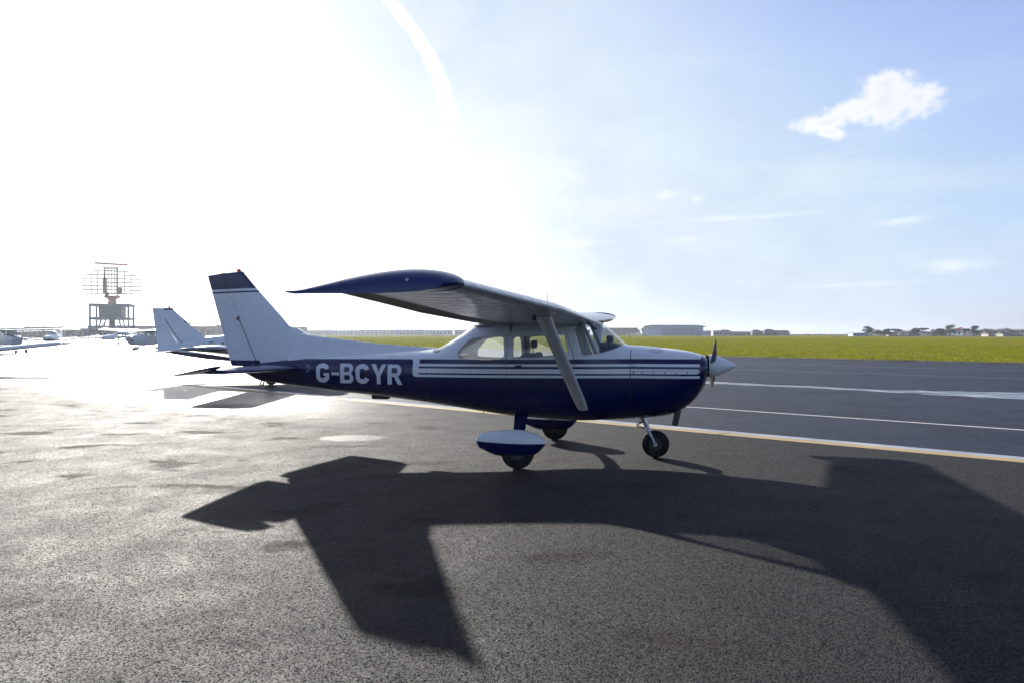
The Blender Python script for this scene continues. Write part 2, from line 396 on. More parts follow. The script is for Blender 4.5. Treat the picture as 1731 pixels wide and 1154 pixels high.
ZT = [(-.90, 1.395), (-.86, 1.42), (-.78, 1.45), (-.62, 1.487), (-.315, 1.524), (0, 1.553), (.18, 1.564), (.244, 1.616), (.386, 1.751), (.546, 1.871), (.69, 1.938), (.95, 1.975), (1.5, 1.985), (2.1, 1.955), (2.3, 1.90), (2.53, 1.755), (2.75, 1.625), (3.0, 1.50), (3.2, 1.475), (3.6, 1.455), (4.5, 1.40), (5.3, 1.335), (5.9, 1.285), (6.1, 1.265), (6.33, 1.20)]
ZB = [(-.90, 1.13), (-.87, 1.02), (-.77, .855), (-.62, .715), (-.47, .632), (-.3, .588), (0, .555), (.45, .522), (.84, .503), (1.3, .512), (1.78, .54), (2.29, .597), (3.0, .68), (3.54, .735), (4.45, .809), (4.91, .852), (5.5, .905), (5.85, .945), (6.0, .955), (6.33, 1.09)]
HW = [(-.90, .27), (-.87, .33), (-.77, .385), (-.6, .425), (-.3, .465), (0.1, .49), (.5, .53), (1.0, .55), (1.8, .55), (2.3, .525), (3.0, .43), (3.5, .37), (4.5, .25), (5.3, .155), (5.9, .085), (6.1, .06), (6.33, .03)]
ZM = [(-.90, 1.26), (-.6, 1.2), (-.3, 1.15), (0.1, 1.12), (1.0, 1.1), (2.2, 1.12), (3.0, 1.13), (4.5, 1.14), (5.9, 1.14), (6.33, 1.15)]
NU = [(-.90, 2.1), (-.6, 2.4), (-.1, 2.9), (.2, 2.9), (.5, 2.6), (.9, 3.2), (2.0, 3.4), (2.4, 2.7), (3.0, 2.4), (3.6, 2.3), (6.33, 2.2)]
NL = [(-.90, 2.1), (-.6, 2.3), (0, 2.9), (.6, 3.4), (2.0, 3.4), (3.5, 2.8), (6.33, 2.4)]
def section(s, inset=0.0, n=56):
    zt, zb, w, zm, nu, nl = catmull(ZT, s)-inset, catmull(ZB, s)+inset, catmull(HW, s)-inset, catmull(ZM, s), interp(NU, s), interp(NL, s)
    w = max(w, .01)
    pts = []
    for k in range(n):
        a = 2*pi*k/n+1e-4
        c, q = cos(a), sin(a); e = nu if q >= 0 else nl
        y = w*math.copysign(abs(c)**(2/e), c); h = (zt-zm) if q >= 0 else (zm-zb)
        pts.append(Vector((-s, y, zm+h*math.copysign(abs(q)**(2/e), q))))
    return pts
STA = [-.90, -.89, -.87, -.84, -.80, -.75, -.68, -.6, -.5, -.4, -.3, -.2, -.1, 0, .05, .1, .14, .18, .21, .245, .28, .32, .36, .4, .45, .5, .55, .6, .65, .7, .77, .85, .95, 1.05, 1.2, 1.35, 1.5, 1.65, 1.8, 1.95, 2.1, 2.2, 2.3, 2.4, 2.47, 2.53, 2.6, 2.7, 2.8, 2.9, 3.0, 3.1, 3.2, 3.4, 3.6, 3.8, 4.1, 4.4, 4.7, 5.0, 5.3, 5.6, 5.85, 6.0, 6.12, 6.24, 6.33]
def body_bm(inset=0.0, s0=-1, s1=9, n=56):
    bm = BM(); loft(bm, [section(s, inset, n) for s in STA if s0 <= s <= s1]); bmesh.ops.recalc_face_normals(bm, faces=bm.faces[:]); return bm
BVH = BVHTree.FromBMesh(body_bm())

def roundpoly(pts, r, seg=5):
    out = []; n = len(pts)
    for i in range(n):
        p = Vector(pts[i]); a = Vector(pts[i-1])-p; b = Vector(pts[(i+1) % n])-p
        rr = min(r, a.length*.45, b.length*.45)
        p0 = p+a.normalized()*rr; p1 = p+b.normalized()*rr
        for k in range(seg+1):
            u = k/seg; out.append(p0*(1-u)**2+p*2*u*(1-u)+p1*u*u)
    return [(q.x, q.y) for q in out]
def prism(poly, y0=-2, y1=2):
    bm = BM(); a = [bm.verts.new((-s, y0, z)) for s, z in poly]; b = [bm.verts.new((-s, y1, z)) for s, z in poly]
    n = len(a)
    for k in range(n): bm.faces.new((a[k], a[(k+1) % n], b[(k+1) % n], b[k]))
    bm.faces.new(a[::-1]); bm.faces.new(b); bmesh.ops.recalc_face_normals(bm, faces=bm.faces[:]); return bm
def apply_booleans(o, cutters, op='DIFFERENCE'):
    tmp = []
    for cb in cutters:
        me = bpy.data.meshes.new('cut'); cb.to_mesh(me); cb.free()
        c = bpy.data.objects.new('cut', me); C.objects.link(c); c.matrix_world = o.matrix_world.copy(); tmp.append(c)
        md = o.modifiers.new('b', 'BOOLEAN'); md.operation = op; md.object = c; md.solver = 'EXACT'
    bpy.context.view_layer.update()
    dg = bpy.context.evaluated_depsgraph_get()
    me = bpy.data.meshes.new_from_object(o.evaluated_get(dg)); me.name = o.name
    o.modifiers.clear(); old = o.data; o.data = me; bpy.data.meshes.remove(old)
    for c in tmp:
        d = c.data; bpy.data.objects.remove(c); bpy.data.meshes.remove(d)
def smooth_obj(o, ang=35):
    o.data.polygons.foreach_set('use_smooth', [True]*len(o.data.polygons)); o.data.set_sharp_from_angle(angle=R(ang))

def fill2d(outers, res=1):
    """2-D curve fill with holes -> bmesh in (s, z) as (x, y)"""
    cu = bpy.data.curves.new('tmp', 'CURVE'); cu.dimensions = '2D'; cu.fill_mode = 'BOTH'
    for poly in outers:
        sp = cu.splines.new('POLY'); sp.points.add(len(poly)-1); sp.use_cyclic_u = True
        for p, q in zip(sp.points, poly): p.co = (q[0], q[1], 0, 1)
    o = bpy.data.objects.new('tmp', cu); C.objects.link(o)
    bpy.context.view_layer.update(); dg = bpy.context.evaluated_depsgraph_get()
    me = bpy.data.meshes.new_from_object(o.evaluated_get(dg))
    bm = BM(); bm.from_mesh(me); bpy.data.objects.remove(o); bpy.data.curves.remove(cu); bpy.data.meshes.remove(me)
    bmesh.ops.remove_doubles(bm, verts=bm.verts[:], dist=1e-6)
    return bm
def decal(outers, side, off, thick=0.0, step=.03, bvh=None):
    """fill outlines given as (s, z), slice finely and lay on the fuselage skin on one side (+1 port, -1 starboard)"""
    bm = fill2d(outers)
    xs = [v.co.x for v in bm.verts]; ys = [v.co.y for v in bm.verts]
    for axis, lo, hi in ((0, min(xs), max(xs)), (1, min(ys), max(ys))):
        k = math.ceil(lo/step)*step
        while k < hi:
            co = Vector((k, 0, 0)) if axis == 0 else Vector((0, k, 0)); no = Vector((1, 0, 0)) if axis == 0 else Vector((0, 1, 0))
            bmesh.ops.bisect_plane(bm, geom=bm.verts[:]+bm.edges[:]+bm.faces[:], plane_co=co, plane_no=no, dist=1e-6); k += step
    for v in bm.verts:
        s, z = v.co.x, v.co.y
        h, nrm, _, _ = (bvh or BVH).ray_cast(Vector((-s, 3*side, z)), Vector((0, -side, 0)))
        y = h.y if h else side*.05
        if nrm is None: nrm = Vector((0, side, 0))
        if nrm.y*side < 0: nrm = -nrm
        v.co = Vector((-s, y, z))+Vector(nrm)*off
    bmesh.ops.recalc_face_normals(bm, faces=bm.faces[:])
    av = sum((f.normal.y for f in bm.faces))
    if av*side < 0: bmesh.ops.reverse_faces(bm, faces=bm.faces[:])
    return bm

QW = roundpoly([(2.53, 1.372), (2.52, 1.47), (2.375, 1.628), (2.24, 1.665), (1.845, 1.672), (1.829, 1.369), (2.1, 1.352)], .05)
DW = roundpoly([(1.705, 1.664), (0.998, 1.716), (0.924, 1.412), (1.701, 1.375)], .045)
WS = [(.195, 1.572), (.314, 1.515), (.464, 1.466), (.56, 1.446), (.742, 1.42), (.862, 1.757), (.80, 1.90), (.70, 2.1), (.1, 2.1)]
RW = [(3.02, 1.50), (3.02, 1.62), (2.55, 1.95), (2.40, 1.90), (2.40, 1.80), (2.90, 1.43), (2.98, 1.44)]
fus = obj('fuselage', body_bm(), M['fus'], plane)
bpy.context.view_layer.update()
apply_booleans(fus, [body_bm(.028, .10, 3.2), prism(WS), prism(RW), prism(QW), prism(DW)])
smooth_obj(fus, 30)
def convex_clip(bm, poly):
    n = len(poly); cx = sum(p[0] for p in poly)/n; cz = sum(p[1] for p in poly)/n
    for i in range(n):
        a = poly[i]; b = poly[(i+1) % n]
        nrm = Vector((-(b[1]-a[1])*-1, 0, -(b[0]-a[0])*-1))
        # plane through a,b parallel to y; local x = -s
        A_ = Vector((-a[0], 0, a[1])); B_ = Vector((-b[0], 0, b[1])); d = B_-A_
        nrm = Vector((d.z, 0, -d.x)); cen = Vector((-cx, 0, cz))
        if (cen-A_).dot(nrm) > 0: nrm = -nrm
        bmesh.ops.bisect_plane(bm, geom=bm.verts[:]+bm.edges[:]+bm.faces[:], plane_co=A_, plane_no=nrm, clear_outer=True, dist=1e-6)
def glass_part(name, poly, inset, parent, grow=1.0):
    bm = body_bm(inset, -.2, 3.4)
    for f in [f for f in bm.faces if len(f.verts) > 6]: bm.faces.remove(f)
    convex_clip(bm, poly); return obj(name, bm, M['glass'], parent, angle=60)
glass_part('windshield', [(.19, 1.565), (.314, 1.508), (.464, 1.458), (.56, 1.438), (.75, 1.41), (.875, 1.757), (.81, 1.92), (.70, 2.1), (.1, 2.1)], .009, plane)
glass_part('rear_window', [(3.03, 1.49), (3.03, 1.64), (2.55, 1.97), (2.39, 1.92), (2.39, 1.80), (2.895, 1.42), (2.99, 1.43)], .009, plane)
def offset_poly(p, d):
    cx = sum(a for a, b in p)/len(p); cz = sum(b for a, b in p)/len(p)
    return [(a+(a-cx)/math.hypot(a-cx, b-cz)*d, b+(b-cz)/math.hypot(a-cx, b-cz)*d) for a, b in p]
DOOR = roundpoly([(1.772, 1.725), (1.66, 1.752), (1.02, 1.795), (.985, 1.788), (.852, 1.379), (.852, .78), (.95, .70), (1.70, .70), (1.79, .78), (1.79, 1.4)], .05)
for side in (-1, 1):
    bm = decal([QW], side, -.012); obj('side_window', bm, M['glass'], plane, angle=60)
    fr = obj('window_frame', decal([offset_poly(QW, .022), QW], side, .003), M['trim'] if False else M['fus'], plane)
    # door skin stands a few mm proud; the window is cut in it
    bm = decal([DOOR, offset_poly(DW, .004)], side, .0045)
    door = obj('door', bm, M['fus'], plane)
    obj('door_window', decal([DW], side, -.012), M['glass'], door, angle=60)
    obj('door_seam', decal([offset_poly(DOOR, .006), DOOR], side, .0025), M['seam'], door)
    bm = decal([offset_poly(DW, .016), offset_poly(DW, .001)], side, .0075)
    obj('window_trim', bm, M['white'], door)
    bm = BM(); h = BVH.ray_cast(Vector((-1.62, 3*side, 1.272)), Vector((0, -side, 0)))[0]
    box(bm, -1.665, -1.575, h.y-.002, h.y+.012*side+.002*side, 1.258, 1.286, .003)
    obj('handle', bm, M['dark'], door)
# seams and rivets of the cowling
for side in (-1, 1):
    obj('cowling_seam', decal([[(.097, 1.50), (.106, 1.50), (.106, .62), (.097, .62)]], side, .002), M['seam'], plane)
    bm = BM()
    for s_, z_ in [(.055, 1.21), (.055, 1.29), (.055, 1.20), (.055, 1.10)]+[(-.06-.145*i, 1.205) for i in range(6)]+[(-.82, 1.215)]:
        h = BVH.ray_cast(Vector((-s_, 3*side, z_)), Vector((0, -side, 0)))[0]
        if h: bm = BM(); lathe(bm, [(-.004, .009), (.004, .009), (.006, .005)] if side > 0 else [(.004, .009), (-.004, .009), (-.006, .005)], 'Y', 8, h); obj('fastener', bm, M['dark'], plane)
    obj('cowling_seam', decal([[(.10, 1.222), (-.78, 1.238), (-.78, 1.235), (.10, 1.218)]], side, .002), M['seam'], plane)
    obj('access_flap', decal([roundpoly([(-.13, 1.50), (-.32, 1.492), (-.29, 1.468), (-.17, 1.47)], .02), roundpoly([(-.135, 1.497), (-.312, 1.489), (-.287, 1.471), (-.172, 1.473)], .02)], side, .002), M['seam'], plane)

# registration letters ------------------------------------------------------------
def stroke(pts, w):
    L, Rr = [], []
    pts = [Vector(p) for p in pts]
    for i, p in enumerate(pts):
        d = (pts[min(i+1, len(pts)-1)]-pts[max(i-1, 0)]).normalized(); n_ = Vector((-d.y, d.x))
        L.append(p+n_*w/2); Rr.append(p-n_*w/2)
    return [tuple(q) for q in L+Rr[::-1]]
def arc(cx, cy, rx, ry, a0, a1, n=10):
    return [(cx+rx*cos(R(a0+(a1-a0)*k/n)), cy+ry*sin(R(a0+(a1-a0)*k/n))) for k in range(n+1)]
def glyph(ch):
    W, T = .78, .232; h = T/2
    cg = arc(W/2, .68, W/2-h, .32-h, 8, 180)+arc(W/2, .32, W/2-h, .32-h, 180, 352)
    if ch == 'C': return [stroke(cg, T)]
    if ch == 'G':
        a = arc(W/2, .68, W/2-h, .32-h, 8, 180)+arc(W/2, .32, W/2-h, .32-h, 180, 345)
        return [stroke(a+[(W-h, .36)], T)+[], [(W, .36), (W, .50), (.44, .50), (.44, .355)], ]
    if ch == 'B':
        o = [(0, 0)]+[(.44, 0)]+arc(W-.27, .27, .27, .27, -90, 62, 9)+arc(W-.27, .755, .245, .245, -50, 90, 9)+[(.44, 1), (0, 1)]
        return [o, [(T, .17), (.47, .17)]+arc(.47, .295, .11, .125, -80, 80, 6)+[(.47, .42), (T, .42)], [(T, .585), (.46, .585)]+arc(.46, .71, .10, .122, -80, 80, 6)+[(.46, .833), (T, .833)]]
    if ch == 'R':
        o = [(0, 0), (T, 0), (T, .40), (.36, .40), (.56, 0), (.80, 0), (.58, .43)]+arc(W-.29, .71, .27, .29, -55, 90, 10)+[(.44, 1), (0, 1)]
        return [o, [(T, .57), (.45, .57)]+arc(.45, .70, .11, .13, -80, 80, 6)+[(.45, .832), (T, .832)]]
    if ch == 'Y': return [[(.30, 0), (.51, 0), (.51, .40), (.82, 1), (.58, 1), (.405, .62), (.23, 1), (-.01, 1), (.30, .40)]]
    if ch == 'H': return [[(0, 0), (T, 0), (T, .40), (W-T, .40), (W-T, 0), (W, 0), (W, 1), (W-T, 1), (W-T, .58), (T, .58), (T, 1), (0, 1)]]
    if ch == '-': return [[(.02, .40), (.46, .40), (.46, .55), (.02, .55)]]
def lettering(text, s_start, z0, height, width_total, side):
    """text runs along +x seen from that side; starboard: tail (large s) to nose"""
    adv = {'-': .52}; x = 0; items = []
    for ch in text: items.append((ch, x)); x += adv.get(ch, .90)
    tot = x-.10; k = width_total/tot; bms = []
    for ch, x0 in items:
        polys = []
        for pl in glyph(ch):
            if side < 0: polys.append([(s_start-(x0+px)*k, z0+py*height) for px, py in pl])
            else: polys.append([(s_start-width_total+(x0+px)*k, z0+py*height) for px, py in pl])
        bms.append((ch, polys))
    return bms
def merge_decals(groups, side, off, step, bvh=None):
    bm = BM()
    for ch, polys in groups:
        sets = [[polys[0]], [polys[1]]] if ch == 'G' else [polys]
        for i, ps in enumerate(sets):
            d = decal(ps, side, off+(.0012 if i else 0), step=step, bvh=bvh)
            me = bpy.data.meshes.new('t'); d.to_mesh(me); d.free(); bm.from_mesh(me); bpy.data.meshes.remove(me)
    return bm
for side in (-1, 1):
    g = lettering('G-BCYR', 4.92, .968, .295, 1.50, side)
    obj('registration_letters', merge_decals(g, side, .003, .03), M['letter'], plane)

# ---- wing ----------------------------------------------------------------------
def naca(x, th=.12, cam_=.02, p=.4):
    yt = 5*th*(.2969*sqrt(x)-.126*x-.3516*x*x+.2843*x**3-.1036*x**4)
    yc = cam_/p**2*(2*p*x-x*x) if x < p else cam_/(1-p)**2*((1-2*p)+2*p*x-x*x)
    return yc+yt, yc-yt
XF = [0, .004, .012, .03, .06, .1, .16, .24, .33, .43, .53, .63, .72]
def wing_LE(y): return .65 if y < 2.54 else .65+(y-2.54)/(5.3-2.54)*.235
def wing_ch(y): return 1.63 if y < 2.54 else 1.63-(y-2.54)/(5.3-2.54)*.50
def wing_z(y): return 1.895+.0318*y
def wing_tw(y): return R(1.5-1.2*y/5.3)
def foil_pt(y, x, up, dz=0.0, side=-1):
    c = wing_ch(y); u, l = naca(x); zz = (u if up else l)*c+dz; tw = wing_tw(y)
    sx = x*c
    return Vector((-(wing_LE(y)+sx*cos(tw)+zz*sin(tw)), side*y, wing_z(y)+zz*cos(tw)-sx*sin(tw)))
def wing_main(side):
    bm = BM(); ys = [0, .3, .53, .56, 1, 1.5, 2, 2.54, 3, 3.5, 4, 4.5, 5.0, 5.25]
    rings = []
    for y in ys:
        x_ = XF
        rings.append([foil_pt(y, x, True, 0, side) for x in x_[::-1]]+[foil_pt(y, x, False, 0, side) for x in x_[1:]])
    loft(bm, rings); return bm
def wing_te(side, y0, y1, x0=.727, ribbed=True, droop=0.0):
    """movable trailing surface with pressed stiffening ridges"""
    bm = BM(); rings = []; n = max(2, int((y1-y0)/.0275)); xs = [x0, x0+.02, .80, .88, .95, .985, 1.0]
    for i in range(n+1):
        y = y0+(y1-y0)*i/n; rib = (.007 if (i % 3 == 1) else 0) if ribbed else 0
        up, lo = [], []
        for j, x in enumerate(xs):
            k = rib if .76 < x < .99 else 0
            t_ = .0018 if x == 1.0 else 0
            up.append(foil_pt(y, x, True, k*.5+t_, side)); lo.append(foil_pt(y, x, False, -k-t_, side))
        rings.append(up[::-1]+lo)
    loft(bm, rings)
    if droop:
        hp = foil_pt((y0+y1)/2, x0, False, 0, side)
        bmesh.ops.rotate(bm, verts=bm.verts[:], cent=hp, matrix=Matrix.Rotation(-droop, 3, 'Y'))
    return bm
def wing_tip(side):
    bm = BM(); rings = []
    for k in range(9):
        u = k/8; y = 5.25+.225*sin(u*pi/2); f = cos(u*pi/2)**.75 if u < 1 else 0.02
        xs = [0, .004, .012, .03, .06, .1, .16, .24, .33, .43, .53, .63, .72, .8, .88, .95, 1.0]
        c = wing_ch(5.25); le = wing_LE(5.25); up, lo = [], []
        for x in xs:
            a, b = naca(x); stretch = 1+.03*x+.09*u*x; a = a+.020*sin(pi*x)*x; sx = x*c*stretch; 
            sx = sx+(1-x)**3*.07*u*u*c
            mid = b*.8-.012*u
            zu = mid+(a*1.22-mid)*f; zl = b+(-.015*u*sin(pi*min(x, .9)))+(mid-b)*u*.3
            if x == 1.0: zu, zl = .002, -.002
            up.append(Vector((-(le+sx), side*y, wing_z(5.25)+.012+zu*c-sx*.045))); lo.append(Vector((-(le+sx), side*y, wing_z(5.25)+.006+.010*sin(pi*min(1, x*1.1))+min(zl, zu-.001)*c-sx*.045)))
        rings.append(up[::-1]+lo[1:])
    loft(bm, rings); return bm
wings = {}
for side in (-1, 1):
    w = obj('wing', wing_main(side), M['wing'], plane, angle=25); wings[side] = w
    obj('wing_fillet', wing_te(side, 0, .56, .72, ribbed=False), M['wing'], w)
    obj('flap', wing_te(side, .575, 2.62), M['flap'], w, angle=20)
    obj('aileron', wing_te(side, 2.64, 5.24, droop=0), M['flap'], w, angle=20)
    tip = obj('wing_tip', wing_tip(side), M['navy_skylit'], w, angle=60)
    bm = BM(); p0 = foil_pt(5.25, .30, False, .07, side); lathe(bm, [(-.02, .012), (.02, .012), (.03, .006)], 'Y', 10, p0+Vector((0, side*.205, .0)))
    obj('position_light', bm, M['alu'], w)
    # lift strut: streamlined tube, from lower cabin to under the wing
    a = Vector((-.735, side*.50, .70)); b = foil_pt(2.42, .15, False, .01, side)
    bm = BM(); rings = []
    d = (b-a); nseg = 10
    fwd = Vector((1, 0, 0)); fwd = (fwd-d.normalized()*fwd.dot(d.normalized())).normalized(); nn = d.normalized().cross(fwd)
    for i in range(nseg+1):
        u = i/nseg; chd = .082*(1 if .03 < u < .93 else .86); chd *= 1.0+.25*max(0, (u-.93)/.07)
        ring = []
        for k in range(20):
            th = 2*pi*k/20; cx = cos(th); sy_ = sin(th)*.36*(1-.25*cx*-1)
            ring.append(a+d*u+fwd*cx*chd+nn*sy_*chd)
        rings.append(ring)
    loft(bm, rings); obj('wing_strut', bm, M['white'] if False else M['alu_paint'] if 'alu_paint' in M else M['white'], plane, angle=60)
    bm = BM(); tube(bm, [b+Vector((-.09, 0, .03)), b+Vector((-.10, 0, -.05))], .022, 8); obj('strut_fitting', bm, M['dark'], plane)
    # fuel vent / gear leg / spat / wheel
    legm = BM(); rr = []
    for (yy, zz, th) in ((.38, .60, .016), (.55, .585, .016), (.8, .52, .015), (1.05, .42, .014), (1.22, .33, .013), (1.30, .24, .012)):
        c = .095 if yy < .6 else .088-.02*(yy-.6); sx = 1.45+.16*max(0, (1.3-yy)/.9)
        rr.append([Vector((-sx+c*cos(q)*1.0, side*(yy)+0*sin(q), zz+th*sin(q)*1.3+.03*0)) + Vector((0, side*th*sin(q)*.6, 0)) for q in [2*pi*k/14 for k in range(14)]])
    loft(legm, rr); obj('gear_leg', legm, M['navy'], plane, angle=60)
    # spat
    TOPS = [(1.085, .345), (1.11, .385), (1.2, .445), (1.33, .485), (1.46, .498), (1.65, .487), (1.85, .457), (1.96, .432), (2.0, .36)]
    BOTS = [(1.085, .335), (1.11, .30), (1.2, .205), (1.27, .172), (1.45, .158), (1.64, .155), (1.72, .16), (1.88, .215), (1.965, .25), (2.0, .32)]
    WID = [(1.085, .012), (1.11, .045), (1.2, .085), (1.33, .118), (1.5, .128), (1.7, .11), (1.9, .06), (1.97, .03), (2.0, .02)]
    sp = BM(); rings = []
    for s_ in [1.085, 1.095, 1.11, 1.14, 1.18, 1.23, 1.3, 1.38, 1.46, 1.55, 1.64, 1.73, 1.82, 1.9, 1.95, 1.975, 1.99, 2.0]:
        t0, b0, w0 = catmull(TOPS, s_), catmull(BOTS, s_), catmull(WID, s_); zm = .335; ring = []
        for k in range(24):
            q = 2*pi*k/24+1e-3; c_, n_ = cos(q), sin(q); e = 2.3 if n_ > 0 else 2.8
            hh = (t0-zm) if n_ > 0 else (zm-b0)
            ring.append(Vector((-s_, side*1.285+w0*math.copysign(abs(c_)**(2/e), c_), zm+max(hh, .002)*math.copysign(abs(n_)**(2/e), n_))))
        rings.append(ring)
    loft(sp, rings); obj('wheel_fairing', sp, M['spat'], plane, angle=60)
    wl = BM(); lathe(wl, [(-.075, .10), (-.08, .15), (-.07, .19), (-.04, .208), (0, .212), (.04, .208), (.07, .19), (.08, .15), (.075, .10)], 'Y', 40, (-1.455, side*1.285, .21))
    wh = obj('main_wheel', wl, M['rubber'], plane, angle=60)
    wl = BM(); lathe(wl, [(-.078, .02), (-.078, .085), (.078, .085), (.078, .02)], 'Y', 24, (-1.455, side*1.285, .21)); obj('hub', wl, M['dark'], wh)

# fuselage-side antennas, pitot etc
bm = BM(); tube(bm, [(-1.32, 0, 2.02), (-1.335, 0, 2.30)], [.006, .0035], 8); lathe(bm, [(2.0, .03), (2.03, .025), (2.045, .008)], 'Z', 12, (-1.32, 0, 0)); obj('whip_antenna', bm, M['dark'], plane)
bm = BM(); tube(bm, [(-4.385, 0, 1.56), (-4.33, 0, 1.735)], [.006, .003], 8); obj('tail_antenna', bm, M['alu'], plane)
bm = BM(); box(bm, -4.07, -3.79, -.05, .05, .715, .80, .025); obj('belly_antenna', bm, M['black'], plane)
bm = BM(); tube(bm, [(-2.28, 0, .60), (-2.29, 0, .535)], .006, 6); obj('drain_tube', bm, M['dark'], plane)
bm = BM(); tube(bm, [(.53, -.16, .76), (.505, -.17, .62), (.475, -.175, .475)], .043, 16, cap=False); tube(bm, [(.505, -.17, .62), (.476, -.175, .477)], .037, 16, cap=False); obj('exhaust_pipe', bm, M['exh'], plane)
bm = BM()
lathe(bm, [(0, .015), (.012, .032), (.03, .036), (.05, .02), (.056, .004)], 'Z', 14, (-6.42, 0, 2.70)); obj('beacon', bm, M['red'], plane)
bm = BM(); tube(bm, [(-6.0, 0, .97), (-6.04, 0, .90), (-5.98, 0, .895), (-5.96, 0, .95)], .012, 8); obj('tail_skid', bm, M['dark'], plane)
# cooling inlet hollows at the nose and the front opening behind the spinner
for sy_ in (-1, 1):
    bm = BM(); lathe(bm, [(.885, .07), (.9045, .072), (.9055, .068)], 'X', 18, (0, sy_*.19, 1.27))
    obj('air_inlet', bm, M['black'], plane)
bm = BM(); lathe(bm, [(.88, .15), (.925, .145), (.93, .10)], 'X', 24, (0, 0, 1.283)); obj('spinner_bulkhead', bm, M['black'], plane)
bm = BM(); lathe(bm, [(.925, .155), (.96, .158), (1.0, .150), (1.06, .128), (1.14, .088), (1.22, .045), (1.27, .016), (1.285, .003)], 'X', 32, (0, 0, 1.285)); sp_ = obj('spinner', bm, M['white'], plane, angle=60)
# propeller blades
PHI = atan2(.338, .85)
def blade(ang):
    bm = BM(); rings = []
    for r_, ch_, tw in ((.10, .055, 70), (.16, .075, 62), (.25, .105, 50), (.4, .13, 38), (.55, .135, 29), (.7, .125, 23), (.82, .105, 19), (.9, .075, 17), (.94, .03, 16)):
        ring = []
        for k in range(16):
            q = 2*pi*k/16; c_ = cos(q)*ch_/2; t_ = sin(q)*(.045 if r_ < .2 else .10)*ch_*(1.3 if r_ < .2 else .6)
            a_ = R(90-tw)
            x = c_*cos(a_)-t_*sin(a_); y = c_*sin(a_)+t_*cos(a_)
            ring.append(Vector((.975+x, y, r_)))
        rings.append(ring)
    loft(bm, rings)
    bmesh.ops.rotate(bm, verts=bm.verts[:], cent=(0, 0, 0), matrix=Matrix.Rotation(ang, 3, 'X')); bmesh.ops.translate(bm, verts=bm.verts[:], vec=(0, 0, 1.285)); return bm
prop_root = obj('propeller', (lambda b: (lathe(b, [(.93, .06), (1.01, .06), (1.02, .03)], 'X', 20, (0, 0, 1.285)), b)[1])(BM()), M['blade'], plane)
obj('blade', blade(pi/2-PHI), M['blade'], prop_root, angle=50); obj('blade', blade(-pi/2-PHI), M['blade'], prop_root, angle=50)
# nose gear
bm = BM(); tube(bm, [(.02, 0, .62), (.09, 0, .43)], [.042, .036], 14); tube(bm, [(.085, 0, .45), (.11, 0, .385)], .024, 12); ng = obj('nose_strut', bm, M['steel'], plane)
bm = BM(); box(bm, .075, .135, -.075, .075, .385, .42, .01)
for sy_ in (-1, 1):
    tube(bm, [(.105, sy_*.078, .40), (.16, sy_*.08, .30), (.21, sy_*.078, .195)], [.024, .02, .017], 10)
    lathe(bm, [(-.012, .03), (.012, .03), (.016, .016)], 'Y', 14, (.211, sy_*.082, .192))
obj('nose_fork', bm, M['alu'], plane)
bm = BM(); tube(bm, [(.06, 0, .52), (-.05, 0, .43), (.09, 0, .40)], [.016, .014, .016], 8); tube(bm, [(.02, .03, .56), (-.06, .03, .44)], .008, 6); obj('torque_link', bm, M['steel'], plane)
bm = BM(); lathe(bm, [(-.05, .09), (-.06, .13), (-.055, .165), (-.03, .186), (0, .19), (.03, .186), (.055, .165), (.06, .13), (.05, .09)], 'Y', 40, (.211, 0, .19)); nw = obj('nose_wheel', bm, M['rubber'], plane, angle=60)
bm = BM(); lathe(bm, [(-.054, .02), (-.054, .088), (.054, .088), (.054, .02)], 'Y', 24, (.211, 0, .19)); obj('hub', bm, M['dark'], nw)

# ---- tail ----------------------------------------------------------------------
def slab(pts_te, pts_le, y_of_th, n=12):
    pass
def fin_section(z, s_le, s_te, th, part=(0, 1)):
    """symmetric section between chord fractions"""
    xs = [part[0]+(part[1]-part[0])*k/12 for k in range(13)]
    if part[0] == 0: xs = [0, .01, .03, .07, .13, .2, .3, .4, .5, .6, .72, .86, 1.0]; xs = [x*part[1] for x in xs]
    c = s_te-s_le; a, b = [], []
    for x in xs:
        t_ = 5*th*(.2969*sqrt(x)-.126*x-.3516*x*x+.2843*x**3-.1036*x**4)*c+.0015
        a.append(Vector((-(s_le+x*c), t_, z))); b.append(Vector((-(s_le+x*c), -t_, z)))
    return a[::-1]+b[1 if part[0] == 0 else 0:]
FZ = [1.20, 1.30, 1.45, 1.6, 1.7, 1.8, 2.0, 2.2, 2.4, 2.55, 2.64, 2.69]
FLE = [(1.20, 5.10), (1.45, 5.20), (1.60, 5.32), (1.70, 5.40), (1.83, 5.49), (2.44, 6.10), (2.59, 6.235), (2.69, 6.33)]
HNG = [(1.2, 6.045), (2.69, 6.74)]
TE_ = [(1.19, 6.56), (2.65, 7.0)]
bm = BM(); rings = []
for z in FZ:
    le, te = interp(FLE, z), interp(TE_, z); fr = (interp(HNG, z)-.012-le)/(te-le)
    rings.append(fin_section(z, le, te, .09, (0, fr)))
loft(bm, rings); fin = obj('fin', bm, M['fin'], plane, angle=40)
